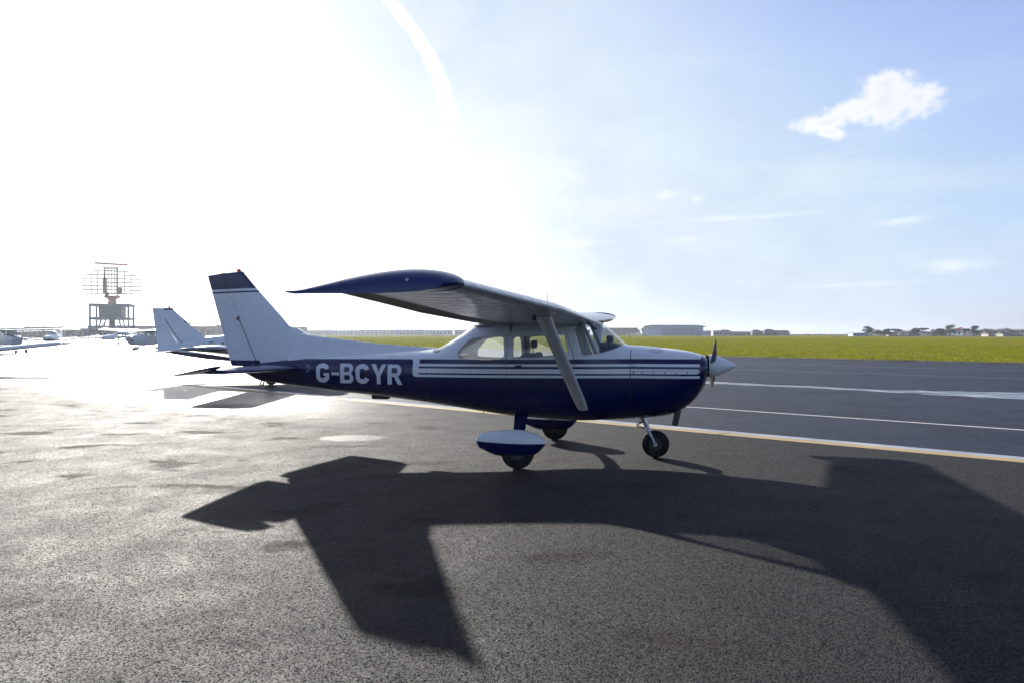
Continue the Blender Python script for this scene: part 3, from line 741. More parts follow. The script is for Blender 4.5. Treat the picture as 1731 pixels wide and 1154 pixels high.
# dorsal fillet running forward along the tail
bm = BM(); rings = []
for s_, zt_ in ((3.05, 1.497), (3.4, 1.524), (3.9, 1.557), (4.376, 1.60), (4.7, 1.637), (4.97, 1.668), (5.15, 1.687), (5.31, 1.712), (5.40, 1.76), (5.48, 1.83)):
    zb_ = catmull(ZT, s_)-.03; ring = []
    wb = .012+.05*min(1, (zt_-zb_)/.3); 
    for u, w_ in ((0, 1.5), (.35, .9), (.7, .62), (.93, .45), (1.0, .12)):
        ring.append(Vector((-s_, wb*w_, zb_+(zt_-zb_)*u)))
    ring = ring+[Vector((p.x, -p.y, p.z)) for p in ring[::-1]]
    rings.append(ring)
loft(bm, rings); obj('dorsal_fin', bm, M['fin'], plane, angle=60)
def rudder_sec(z, th=.09):
    le, te = interp(FLE, z), interp(TE_, z); fr = (interp(HNG, z)-le)/(te-le); return fin_section(z, le, te, th, (fr, 1))
bm = BM(); loft(bm, [rudder_sec(z) for z in [1.19]+FZ[1:-1]+[2.66]])
for v in bm.verts:
    if v.co.z > 2.655: v.co.z += (-v.co.x-6.74)*-.10+.02
obj('rudder', bm, M['fin'], plane, angle=40)
bm = BM(); loft(bm, [[Vector((-s_, y_, z_)) for s_, y_, z_ in r_] for r_ in (
    [(6.335, .02, 2.69), (6.335, -.02, 2.69), (6.345, -.012, 2.712), (6.345, .012, 2.712)], [(6.5, .028, 2.685), (6.5, -.028, 2.685), (6.5, -.016, 2.70), (6.5, .016, 2.70)], [(6.76, .022, 2.672), (6.76, -.022, 2.672), (6.76, -.012, 2.684), (6.76, .012, 2.684)])]); obj('fin_cap', bm, M['fin'], plane)
bm = BM(); tube(bm, [(-6.39, -.052, 1.985), (-6.42, -.055, 1.93)], .012, 6); obj('hinge_bracket', bm, M['black'], plane)
bm = BM(); tube(bm, [(-6.405, -.044, 1.97), (-6.06, -.05, 1.24)], .0035, 5); tube(bm, [(-6.085, -.055, 1.30), (-6.045, -.055, 1.20)], .011, 6); obj('rudder_seam', bm, M['seam'], plane)
# stabiliser and elevators
DR = R(11)
for side in (-1, 1):
    bm = BM(); rings = []
    for y, le, z in ((.03, 5.22, 1.178), (.3, 5.27, 1.178), (.9, 5.40, 1.178), (1.45, 5.52, 1.178), (1.458, 5.54, 1.178)):
        c_ = 6.03-le; a, b = [], []
        for x in [0, .015, .05, .12, .22, .35, .5, .65, .8, .92, 1.0]:
            xx = x*.66; t_ = 5*.085*(.2969*sqrt(xx)-.126*xx-.3516*xx*xx+.2843*xx**3-.1036*xx**4)*c_*1.45+.001
            a.append(Vector((-(le+x*c_), side*y, z+t_))); b.append(Vector((-(le+x*c_), side*y, z-t_)))
        rings.append(a[::-1]+b[1:])
    loft(bm, rings); obj('tailplane', bm, M['navy_skylit'], plane, angle=50)
    bm = BM(); rings = []
    for y, te in ((.12, 6.52), (.3, 6.55), (.9, 6.50), (1.462, 6.44)):
        a, b = [], []
        for k, x in enumerate([0, .03, .15, .4, .7, .93, 1.0]):
            s_ = 6.045+x*(te-6.045); t_ = (.030*(1-x)+.002)*(.6 if k == 0 else 1)+(0 if x in (0, 1.0) else .0)
            a.append(Vector((-s_, side*y, 1.178+t_))); b.append(Vector((-s_, side*y, 1.178-t_)))
        rings.append(a[::-1]+b)
    loft(bm, rings)
    rings = []
    for y, le, te in ((1.466, 5.66, 6.44), (1.6, 5.68, 6.43), (1.70, 5.76, 6.41), (1.735, 5.92, 6.38)):
        c_ = te-le; a, b = [], []
        for x in [0, .015, .05, .12, .22, .35, .5, .65, .8, .92, 1.0]:
            t_ = 5*.075*(.2969*sqrt(x)-.126*x-.3516*x*x+.2843*x**3-.1036*x**4)*c_*(1 if y < 1.65 else .6 if y < 1.72 else .2)+.0012
            a.append(Vector((-(le+x*c_), side*y, 1.178+t_))); b.append(Vector((-(le+x*c_), side*y, 1.178-t_)))
        rings.append(a[::-1]+b[1:])
    loft(bm, rings)
    bmesh.ops.rotate(bm, verts=bm.verts[:], cent=(-6.045, 0, 1.178), matrix=Matrix.Rotation(-DR, 3, 'Y'))
    obj('elevator', bm, M['navy_skylit'], plane, angle=40)
# ring where the tailplane enters the fuselage
bm = BM()
pts = [Vector((-5.12+.0, -.155, 1.178))+Vector((.075*cos(a_), -.03*0, .055*sin(a_))) for a_ in [R(-70+140*k/10) for k in range(11)]]
pts = [Vector((p.x, (BVH.ray_cast(Vector((p.x, -3, p.z)), Vector((0, 1, 0)))[0] or Vector((0, -.16, 0))).y-.004, p.z)) for p in pts]
tube(bm, pts, .007, 6); obj('tailplane_seal', bm, M['alu'], plane)

# ---- cabin ---------------------------------------------------------------------
bm = BM(); box(bm, -2.3, -.16, -.33, .33, .665, .69); obj('cabin_floor', bm, M['trim'], plane)
def seat(x, y, zt_, parent, head=True, w=.22):
    bm = BM()
    box(bm, x-.05, x+.42, y-w, y+w, .84, .98, .04)
    box(bm, x-.10, x+.03, y-w*.95, y+w*.95, .92, zt_-.14, .045)
    bmesh.ops.rotate(bm, verts=[v for v in bm.verts if v.co.z > 1.0], cent=(x, y, .98), matrix=Matrix.Rotation(R(-12), 3, 'Y'))
    if head:
        box(bm, x-.20, x-.115, y-.085, y+.085, zt_-.10, zt_+.02, .035)
        tube(bm, [(x-.14, y-.05, zt_-.2), (x-.17, y-.05, zt_-.1)], .008, 6)
    for a_ in (-1, 1): tube(bm, [(x+.3, y+a_*.15, .66), (x+.3, y+a_*.15, .86)], .015, 6); tube(bm, [(x, y+a_*.15, .66), (x, y+a_*.15, .86)], .015, 6)
    return obj('seat', bm, M['seat'], parent)
seat(-1.42, -.25, 1.60, plane); seat(-1.42, .25, 1.60, plane); 
bm = BM(); box(bm, -2.55, -2.12, -.44, .44, .84, .98, .04); box(bm, -2.62, -2.5, -.43, .43, .95, 1.42, .04); obj('rear_seat', bm, M['seat'], plane)
# instrument panel with coaming
bm = BM(); rings = []
for x, zt_, w_ in ((-.22, 1.53, .36), (-.30, 1.56, .41), (-.42, 1.595, .45), (-.52, 1.60, .455)):
    rings.append([Vector((x, -w_, 1.30)), Vector((x, -w_, zt_-.05)), Vector((x, -w_*.8, zt_)), Vector((x, w_*.8, zt_)), Vector((x, w_, zt_-.05)), Vector((x, w_, 1.30))])
loft(bm, rings); box(bm, -.50, -.44, -.45, .45, 1.05, 1.32, .01)
pn = obj('instrument_panel', bm, M['panel'], plane, angle=40)
bm = BM(); box(bm, -.47, -.38, -.05, .05, 1.60, 1.69, .008); obj('compass', bm, M['dark'], pn)
for y in (-.25, .25):
    bm = BM(); tube(bm, [(-.5, y, 1.28), (-.68, y, 1.28)], .012, 8); tube(bm, [(-.68, y-.14, 1.36), (-.70, y-.13, 1.26), (-.70, y+.13, 1.26), (-.68, y+.14, 1.36)], .013, 8); obj('control_yoke', bm, M['black'], plane)
# inner posts beside the windshield and roof liner
for sy_ in (-1, 1):
    for p_ in ([(-.55, sy_*.42, 1.40), (-.76, sy_*.40, 1.86)], [(-1.76, sy_*.50, 1.35), (-1.76, sy_*.45, 1.85)]):
        bm = BM(); tube(bm, p_, .025, 8); obj('cabin_post', bm, M['trim'], plane)
bm = BM(); box(bm, -2.3, -.78, -.43, .43, 1.815, 1.83); obj('cabin_ceiling', bm, M['trim'], plane)
bm = BM(); tube(bm, [(-.70, -.30, 1.86), (-.62, -.28, 1.80), (-.60, -.22, 1.78)], .02, 8); obj('sun_visor', bm, M['panel'], plane)
#@@REST@@

# ================================================================ ground
# the paved strips run parallel to NDIR's normal; n = distance across them, t = along
NX, NY = .617, .787                    # across
TX, TY = .787, -.617                   # along (towards the lower right)
def nt(n, t, z=0.0): return Vector((NX*n+TX*t, NY*n+TY*t, z))
def pos_nodes(t):
    co = t.new('ShaderNodeTexCoord').outputs['Object']
    n_ = t.vm('DOT_PRODUCT', co, (NX, NY, 0), out=1); a_ = t.vm('DOT_PRODUCT', co, (TX, TY, 0), out=1)
    return co, n_, a_
def asphalt(name, warm, wetgain=1.0, blue=False):
    m = bpy.data.materials.new(name); m.use_nodes = True
    t = NT(m.node_tree); b = t.n['Principled BSDF']
    co, n_, a_ = pos_nodes(t)
    sep = t.new('ShaderNodeSeparateXYZ'); t.l.new(co, sep.inputs[0]); X, Y = sep.outputs[0], sep.outputs[1]
    vor = t.new('ShaderNodeTexVoronoi'); vor.feature = 'F1'; t.put(vor.inputs['Vector'], co); vor.inputs['Scale'].default_value = 98
    chip = t.new('ShaderNodeSeparateColor'); t.l.new(vor.outputs['Color'], chip.inputs[0])
    fine = t.noise(co, 160, 3, .6)
    med = t.noise(co, 7, 5, .6); big = t.noise(co, .55, 5, .6, .4); huge = t.noise(co, .12, 3, .5)
    stone = t.smooth(chip.outputs[0], .35, .98)
    c = t.mix(stone, tuple(warm[0])+(1,), tuple(warm[1])+(1,))
    c = t.mix(t.m('MULTIPLY', t.smooth(fine, .35, .7), .5), c, tuple(x*.45 for x in warm[0])+(1,))
    stain = t.smooth(t.m('ADD', big, t.m('MULTIPLY', t.m('SUBTRACT', med, .5), .35)), .50, .66)
    c = t.mix(t.m('MULTIPLY', stain, .55), c, tuple(warm[2])+(1,))
    spotn = t.noise(t.scale(co, (.9, 1.6, 1)), .9, 2, .4)
    spots = t.smooth(t.m('ADD', spotn, t.m('MULTIPLY', t.m('SUBTRACT', med, .5), .25)), .60, .70)
    c = t.mix(t.m('MULTIPLY', spots, .75), c, (.022, .017, .015, 1))
    moss = t.m('MULTIPLY', t.smooth(t.noise(co, 2.2, 5, .7), .66, .74), t.smooth(fine, .5, .6))
    c = t.mix(t.m('MULTIPLY', moss, .45), c, (.06, .07, .012, 1))
    t.put(b.inputs['Base Color'], c)
    # moisture: rain water lies in the aggregate far over on the left and beyond the drain
    if not blue:
        reg = t.m('MULTIPLY', t.smooth(t.m('ADD', n_, t.m('ADD', t.m('MULTIPLY', t.m('SUBTRACT', big, .5), 2.2), t.m('MULTIPLY', t.m('SUBTRACT', huge, .5), 4.0))), 7.4, 9.6), t.m('SUBTRACT', 1, t.smooth(X, -7, -1.5)))
        pud = t.m('SUBTRACT', 1, t.m('SQRT', t.m('ADD', t.m('POWER', t.m('DIVIDE', t.m('SUBTRACT', X, -2.65), .62), 2.0), t.m('POWER', t.m('DIVIDE', t.m('SUBTRACT', Y, 11.6), .42), 2.0))))
        pud = t.m('MULTIPLY', t.smooth(t.m('ADD', pud, t.m('MULTIPLY', t.m('SUBTRACT', med, .5), .7)), 0, .35), .55)
        wet = t.m('MAXIMUM', reg, pud)
        rdry = t.m('ADD', DRY_R, t.m('MULTIPLY', t.lin(t.noise(t.scale(co, (1, 1, 1)), 1.5, 6, .68, .5), .3, .7, -1, 1), .07)); rdry = t.m('ADD', rdry, t.m('MULTIPLY', spots, .16))
    else:
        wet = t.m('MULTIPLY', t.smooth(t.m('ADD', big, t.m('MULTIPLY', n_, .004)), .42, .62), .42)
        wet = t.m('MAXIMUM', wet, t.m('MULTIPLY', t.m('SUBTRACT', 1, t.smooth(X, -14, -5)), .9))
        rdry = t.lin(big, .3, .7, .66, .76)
    t.put(b.inputs['Roughness'], t.m('ADD', t.m('MULTIPLY', rdry, t.m('SUBTRACT', 1, wet)), t.m('MULTIPLY', wet, .30)))
    b.inputs['Specular IOR Level'].default_value = .19
    bp = t.new('ShaderNodeBump'); bp.inputs['Distance'].default_value = .010
    t.put(bp.inputs['Strength'], t.m('SUBTRACT', ASPH_B, t.m('MULTIPLY', wet, ASPH_B*.6)))
    h = t.m('ADD', t.m('MULTIPLY', t.m('SUBTRACT', 1, vor.outputs['Distance']), 1.0), t.m('MULTIPLY', fine, .6))
    t.put(bp.inputs['Height'], t.m('ADD', h, t.m('MULTIPLY', med, .8)))
    # every stone of the surface leans its own way
    v2 = t.new('ShaderNodeTexVoronoi'); t.put(v2.inputs['Vector'], co); v2.inputs['Scale'].default_value = 205
    rn = t.vm('ADD', t.vm('SUBTRACT', vor.outputs['Color'], (.5, .5, .5)), t.scale(t.vm('SUBTRACT', v2.outputs['Color'], (.5, .5, .5)), (.7, .7, .7)))
    k_ = t.m('SUBTRACT', TILT, t.m('MULTIPLY', wet, TILT*.55))
    nn_ = t.vm('NORMALIZE', t.vm('ADD', bp.outputs[0], t.vm('MULTIPLY', rn, t.new_v(k_))))
    t.l.new(nn_, b.inputs['Normal'])
    return m
TILT = .72
DRY_R = .80; ASPH_B = .45
M['apron'] = asphalt('apron_asphalt', ((.0085, .0082, .0086), (.040, .0375, .038), (.0135, .0115, .011)))
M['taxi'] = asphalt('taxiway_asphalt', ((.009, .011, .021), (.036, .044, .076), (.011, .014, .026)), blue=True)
def sheet(name, poly, z, mat, thick=0.0, sub=None):
    bm = BM(); vs = [bm.verts.new((p[0], p[1], z)) for p in poly]; f = bm.faces.new(vs)
    if f.normal.z < 0: f.normal_flip()
    if sub: bmesh.ops.subdivide_edges(bm, edges=bm.edges[:], cuts=sub, use_grid_fill=True)
    o = obj(name, bm, mat, smooth=False); return o
def strip(name, n0, n1, t0, t1, z, mat):
    return sheet(name, [nt(n0, t0), nt(n1, t0), nt(n1, t1), nt(n0, t1)], z, mat)
KN = 11.66
EDGE = [(110, -26), (60, 15.2), (29.9, 41.2), (15.4, 53.2), (-0.95, 73), (-40, 128), (-130, 282), (-250, 480)]   # near edge of the airfield grass
tag(sheet('apron', [nt(-60, -420), nt(KN, -420), nt(KN, 160), nt(-60, 160)], 0, M['apron']), kind='structure')
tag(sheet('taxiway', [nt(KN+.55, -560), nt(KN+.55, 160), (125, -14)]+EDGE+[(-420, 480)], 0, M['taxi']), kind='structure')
def concrete(name, c1, c2, sc):
    return noisy(name, c1, c2, sc, (.55, .8), .3)
tag(strip('drain_edging', KN, KN+.30, -420, 160, .003, noisy('yellowed_concrete', (.42, .30, .13), (.32, .235, .11), 2.2, (.6, .8), .3, lo=.3, hi=.7)), kind='structure')
tag(strip('drain_channel', KN+.30, KN+.55, -420, 160, .001, noisy('wet_concrete_gutter', (.36, .37, .39), (.24, .25, .27), 1.5, (.22, .38), .12, lo=.3, hi=.7)), kind='structure')
def worn_line(name, c, worn=.5):
    m = bpy.data.materials.new(name); m.use_nodes = True; t = NT(m.node_tree); b = t.n['Principled BSDF']
    co = t.new('ShaderNodeTexCoord').outputs['Object']
    t.put(b.inputs['Base Color'], t.mix(t.smooth(t.noise(co, 9, 8, .7), worn-.08, worn+.12), tuple(c)+(1,), (.05, .05, .05, 1))); b.inputs['Roughness'].default_value = .5
    return m
tag(strip('painted_line', KN+3.93, KN+4.05, -300, 160, .004, worn_line('white_road_paint', (.62, .56, .52), .58)), kind='structure')
tag(strip('painted_line', 33.6, 33.85, -200, 200, .004, worn_line('faded_yellow_paint', (.12, .09, .055), .48)), kind='structure')
tag(strip('painted_line', 41.1, 41.35, -200, 200, .004, worn_line('faded_yellow_paint', (.16, .13, .09), .50)), kind='structure')
tag(strip('repair_seam', KN+4.75, KN+4.80, -300, 160, .004, M['seam']), kind='structure')
# cracks across the drain edging
bm = BM()
for t_ in (-4.62, -13.5, 2.9, 11):
    p = [nt(KN, t_-.06), nt(KN+.15, t_), nt(KN+.31, t_+.06)]
    vs = []
    for q in p: vs.append((q+Vector((TX*.012, TY*.012, .0055)), q-Vector((TX*.012, TY*.012, -.0055))))
    for a_, b_ in zip(vs, vs[1:]): bm.faces.new([bm.verts.new(x) for x in (a_[0], b_[0], b_[1], a_[1])])
tag(obj('edging_crack', bm, M['seam'], smooth=False), kind='structure')
# long shallow puddle in the wheel track of the taxiway
random.seed(4)
bm = BM(); prev = None; N_ = 200
from mathutils import noise as mn
for i in range(N_+1):
    t_ = -40+i*55/N_
    w0 = interp([(-40, 1.0), (-22, 1.2), (-12, 1.15), (-8, .75), (-4.4, .8), (-3.6, 1.1), (-2.5, 1.7), (-.9, 2.5), (3, 2.8), (15, 3)], t_)
    cn = interp([(-40, 24.6), (-20, 24.4), (-10, 24.1), (-4, 23.9), (-.9, 24.4), (15, 25)], t_)
    j0 = mn.noise(Vector((t_*.9, 0, 3)))*.45*w0+mn.noise(Vector((t_*3.1, 0, 7)))*.25*w0+.05*mn.noise(Vector((t_*.6, 5, 7))); j1 = mn.noise(Vector((t_*.7, 9, 3)))*.3*w0+mn.noise(Vector((t_*2.7, 4, 7)))*.12*w0
    cur = (bm.verts.new(nt(cn-w0*.55+j0, t_, .004)), bm.verts.new(nt(cn+w0*.55+j1, t_, .004)))
    if prev: bm.faces.new((prev[0], prev[1], cur[1], cur[0]))
    prev = cur
wm = bpy.data.materials.new('puddle_water'); wm.use_nodes = True
def _wm():
    t = NT(wm.node_tree); b = t.n['Principled BSDF']; co, n_, a_ = pos_nodes(t)
    cv = t.new('ShaderNodeCombineXYZ'); t.put(cv.inputs[0], t.m('MULTIPLY', n_, 2.6)); t.put(cv.inputs[1], t.m('MULTIPLY', a_, .5))
    w_ = t.noise(cv.outputs[0], 1.6, 6, .65, .3); open_ = t.smooth(w_, .40, .60)
    t.put(b.inputs['Base Color'], t.mix(open_, (.03, .033, .045, 1), (.10, .105, .11, 1))); t.put(b.inputs['Roughness'], t.lin(open_, 0, 1, .48, .10))
_wm(); tag(obj('puddle', bm, wm, smooth=False), kind='structure')
# dark reflection-free far ground under everything
far = BM(); bmesh.ops.create_circle(far, cap_ends=True, segments=64, radius=2900); 
for v in far.verts: v.co.z = -.35
M['fargrass'] = noisy('distant_field', (.07, .10, .02), (.05, .07, .018), .01, (.8, .95))
tag(obj('ground', far, M['fargrass'], smooth=False), kind='structure')

# ---------------------------------------------------------------- airfield grass
def grass_mat():
    m = bpy.data.materials.new('airfield_grass'); m.use_nodes = True; t = NT(m.node_tree); b = t.n['Principled BSDF']
    co = t.new('ShaderNodeTexCoord').outputs['Object']
    n1 = t.noise(co, .35, 5, .6); n2 = t.noise(co, 2.6, 5, .65); n3 = t.noise(co, .04, 3, .5)
    c = t.mix(t.smooth(n1, .35, .65), (.155, .170, .008, 1), (.235, .225, .012, 1))
    n4 = t.noise(t.scale(co, (1, 1, 1)), .95, 6, .7, .4); n5 = t.noise(co, 5.5, 4, .7)
    c = t.mix(t.m('MULTIPLY', t.smooth(n2, .42, .7), .5), c, (.05, .062, .008, 1))
    c = t.mix(t.m('MULTIPLY', t.smooth(t.m('ADD', n4, t.m('MULTIPLY', t.m('SUBTRACT', n5, .5), .3)), .54, .63), .75), c, (.022, .026, .006, 1))
    c = t.mix(t.m('MULTIPLY', t.smooth(t.noise(co, .5, 4, .7), .60, .72), .5), c, (.30, .27, .09, 1))
    c = t.mix(t.m('MULTIPLY', t.smooth(n3, .4, .7), .35), c, (.20, .20, .05, 1))
    t.put(b.inputs['Base Color'], c); b.inputs['Roughness'].default_value = .95; b.inputs['Specular IOR Level'].default_value = .0
    bp = t.new('ShaderNodeBump'); bp.inputs['Strength'].default_value = .9; bp.inputs['Distance'].default_value = .12
    t.put(bp.inputs['Height'], n2); t.l.new(bp.outputs[0], b.inputs['Normal'])
    return m
M['grass'] = grass_mat()
def edge_point(u):
    """u in 0..1 along EDGE"""
    L = [0]; 
    for a, b in zip(EDGE, EDGE[1:]): L.append(L[-1]+math.hypot(b[0]-a[0], b[1]-a[1]))
    d = u*L[-1]
    for i in range(len(EDGE)-1):
        if d <= L[i+1] or i == len(EDGE)-2:
            f = (d-L[i])/(L[i+1]-L[i]); return Vector((EDGE[i][0]+(EDGE[i+1][0]-EDGE[i][0])*f, EDGE[i][1]+(EDGE[i+1][1]-EDGE[i][1])*f, 0))
bm = BM(); rows = []
NU_ = 700; ns = [0, .12, .3, .6, 1, 1.5, 2.1, 2.8, 3.6, 4.5, 5.6, 7, 8.6, 10.5, 13, 16, 20, 26, 34, 46, 65, 95, 150, 250, 420, 700]
for i in range(NU_+1):
    p = edge_point(i/NU_); row = []
    for k, n_ in enumerate(ns):
        q = p+Vector((NX, NY, 0))*(n_+(.10*mn.noise(Vector((p.x*2.0, p.y*2.0, 0))) if k == 0 else 0))
        if k == 0: z = .006
        else: z = .04+.04*mn.noise(Vector((q.x*.9, q.y*.9, 1)))+.05*mn.noise(Vector((q.x*2.7, q.y*2.7, 1)))+(.06 if n_ > 1 else 0)*min(1, n_/4)
        row.append(bm.verts.new((q.x, q.y, z)))
    rows.append(row)
for a, b in zip(rows, rows[1:]):
    for k in range(len(ns)-1): bm.faces.new((a[k], a[k+1], b[k+1], b[k]))
tag(obj('grass_field', bm, M['grass']), kind='structure')
bm = BM(); prev = None
for i in range(1, 900):
    p = edge_point(i/900*.75); w0 = .10+.16*abs(mn.noise(Vector((p.x*.8, p.y*.8, 2))))+.12*mn.noise(Vector((p.x*3, p.y*3, 6)))
    w1 = .25+.35*abs(mn.noise(Vector((p.x*.5, p.y*.5, 9))))
    cur = (bm.verts.new((p.x-NX*w0, p.y-NY*w0, .009)), bm.verts.new((p.x+NX*.05, p.y+NY*.05, .05)), bm.verts.new((p.x+NX*w1, p.y+NY*w1, .10)))
    if prev: bm.faces.new((prev[0], prev[1], cur[1], cur[0])); bm.faces.new((prev[1], prev[2], cur[2], cur[1]))
    prev = cur
tag(obj('verge', bm, noisy('soil_verge', (.045, .035, .018), (.09, .085, .03), 3, (.9, .95), .4)), kind='structure')
def leaf_mat(name, c1, c2, tr=.55, sc=3.0):
    m = bpy.data.materials.new(name); m.use_nodes = True; t = NT(m.node_tree); b = t.n['Principled BSDF']
    co = t.new('ShaderNodeTexCoord').outputs['Object']; oi = t.new('ShaderNodeNewGeometry').outputs['Random Per Island']
    c = t.mix(t.m('MULTIPLY', t.m('ADD', oi, t.smooth(t.noise(co, sc, 3, .6), .3, .7)), .5), tuple(c1)+(1,), tuple(c2)+(1,))
    t.put(b.inputs['Base Color'], c); b.inputs['Roughness'].default_value = .6; b.inputs['Specular IOR Level'].default_value = .3
    tl = t.new('ShaderNodeBsdfTranslucent'); t.put(tl.inputs[0], c)
    mx = t.new('ShaderNodeMixShader'); mx.inputs[0].default_value = tr
    out = [n for n in t.n if n.type == 'OUTPUT_MATERIAL'][0]
    t.l.new(b.outputs[0], mx.inputs[1]); t.l.new(tl.outputs[0], mx.inputs[2]); t.l.new(mx.outputs[0], out.inputs[0])
    return m
M['blades'] = leaf_mat('grass_blades', (.085, .105, .006), (.23, .215, .012), .45, .5)
def tuft_field():
    random.seed(11)
    verts, faces = [], []
    def blade_(x, y, z, h, w):
        a = random.uniform(0, 2*pi); l = random.uniform(.1, .7)*h; b_ = random.uniform(0, 2*pi)
        dx, dy = cos(a)*w, sin(a)*w; i = len(verts)
        verts.extend([(x-dx, y-dy, z), (x+dx, y+dy, z), (x+cos(b_)*l, y+sin(b_)*l, z+h)]); faces.append((i, i+1, i+2))
    for k in range(46000):
        # more of them close to the edge; spread over the part of the field in view
        u = random.uniform(.06, .56); p = edge_point(u); n_ = random.random()**2.1*75
        q = p+Vector((NX, NY, 0))*n_
        px = q.x/max(q.y, 1)
        if not (-.32 < px < .80) or q.y < 5: continue
        cl = mn.noise(Vector((q.x*.7, q.y*.7, 4)))+.6*mn.noise(Vector((q.x*2.1, q.y*2.1, 8)))
        if cl < -.05 and random.random() < .85: continue
        zb = .04+.04*mn.noise(Vector((q.x*.9, q.y*.9, 1)))+.05*mn.noise(Vector((q.x*2.7, q.y*2.7, 1)))+(.06 if n_ > 1 else 0)*min(1, n_/4)
        if n_ < .12: zb = .01
        hh = .07+.22*max(0, cl)+random.random()*.05
        for j in range(5):
            blade_(q.x+random.gauss(0, .09), q.y+random.gauss(0, .09), zb-.03, hh*random.uniform(.6, 1.25), random.uniform(.008, .02)*(1+q.y/90))
    me = bpy.data.meshes.new('grass_tufts'); me.from_pydata(verts, [], faces); me.materials.append(M['blades'])
    o = bpy.data.objects.new('grass_tufts', me); C.objects.link(o); tag(o, 'short tufted green grass growing over the airfield beyond the taxiway', 'grass', kind='stuff')
tuft_field()

# ================================================================ aircraft in the distance
def pix(u, v, D):
    """world point seen at photo pixel (u, v) at forward depth D: used once to read positions off, like a survey"""
    x = (u-865.5)/1190.66; y = -(v-577)/1190.66
    cp, sp = cos(PITCH), sin(PITCH); yy = cp-y*sp; zz = sp+y*cp
    return Vector((x*D/yy, D, CAMH+zz*D/yy))
# high-wing machines are copies of the near one, in plain white, without its lettering
HIDE = ('registration_letters', 'control_yoke', 'fastener', 'cowling_seam', 'access_flap', 'sun_visor', 'air_inlet', 'drain_tube', 'belly_antenna', 'tail_skid', 'hinge_bracket', 'rudder_seam', 'strut_fitting', 'tailplane_seal', 'window_frame', 'cabin_ceiling', 'cabin_post')
M['cream'] = solid_paint('plain_white_paint', (.70, .72, .74), gr_amt=.3); M['slate'] = solid_paint('slate_paint', (.10, .11, .13))
def high_wing_copy(label, loc, rz, name='light_aircraft', skip=(), group=None):
    r = plane.copy(); C.objects.link(r); r.location = loc; r.rotation_euler = (0, 0, rz); r.name = name
    r['label'] = label; r['category'] = 'aeroplane'
    if group: r['group'] = group
    def rec(a, b):
        for ch in list(a.children):
            if ch.name.split('.')[0] in HIDE+tuple(skip): continue
            c = ch.copy(); C.objects.link(c); c.parent = b
            if c.data.materials and c.data.materials[0] and c.data.materials[0].name in ('fuselage_paint', 'fin_paint', 'spat_paint', 'skylit_navy_paint', 'navy_paint'):
                c.material_slots[0].link = 'OBJECT'; c.material_slots[0].material = M['cream']
            rec(ch, c)
    rec(plane, r); return r
high_wing_copy('white high-wing aeroplane parked far left with its bulging cabin towards us', (-42.0, 59.5, 0), R(-38), skip=('wheel_fairing',))
high_wing_copy('white high-wing aeroplane with dark propeller, parked behind the tail of the low-wing one', (-35.6, 66.5, 0), R(-106))

# low-wing type --------------------------------------------------------------------
LZT = [(-1.15, 1.12), (-1.05, 1.20), (-.8, 1.28), (-.3, 1.35), (0.1, 1.39), (.4, 1.44), (.7, 1.66), (1.0, 1.84), (1.3, 1.90), (1.8, 1.88), (2.3, 1.74), (2.8, 1.65), (3.3, 1.59), (4.3, 1.50), (5.2, 1.30), (5.9, 1.16)]
LZB = [(-1.15, .88), (-1.05, .78), (-.8, .68), (-.3, .62), (.4, .58), (1.6, .58), (2.5, .64), (3.3, .68), (4.3, .76), (5.2, .88), (5.9, 1.0)]
LHW = [(-1.15, .30), (-1.05, .38), (-.8, .45), (-.3, .50), (.6, .56), (1.6, .57), (2.5, .50), (3.3, .39), (4.3, .25), (5.2, .08), (5.9, .03)]
def lsec(s, n=32):
    zt, zb, w = catmull(LZT, s), catmull(LZB, s), catmull(LHW, s); zm = interp([(-1.1, 1.0), (.5, 1.12), (2, 1.15), (5.9, 1.1)], s); pts = []
    for k in range(n):
        q = 2*pi*k/n+1e-4; c_, n_ = cos(q), sin(q); e = 2.3 if n_ > 0 else 3.0; h = (zt-zm) if n_ > 0 else (zm-zb)
        pts.append(Vector((-s, w*math.copysign(abs(c_)**(2/e), c_), zm+h*math.copysign(abs(n_)**(2/e), n_))))
    return pts
LBVH = None
def low_paint():
    m, t, b, s, y, z, gr = paint_base('low_wing_fuselage_paint')
    navy = t.m('LESS_THAN', z, t.m('ADD', .86, t.m('MULTIPLY', t.m('MAXIMUM', t.m('SUBTRACT', s, 3.0), 0), .065)))  # dark lower hull: navy stripe plus the belly's shade painted in
    line = t.m('MULTIPLY', t.m('GREATER_THAN', s, 4.05), t.m('LESS_THAN', t.m('ABSOLUTE', t.m('SUBTRACT', z, 1.10)), .008))
    line = t.m('MULTIPLY', line, t.m('LESS_THAN', s, 4.72))
    finish_paint(t, b, t.m('MAXIMUM', navy, line), gr, white=(.66, .70, .76), blue=(.02, .02, .06)); return m
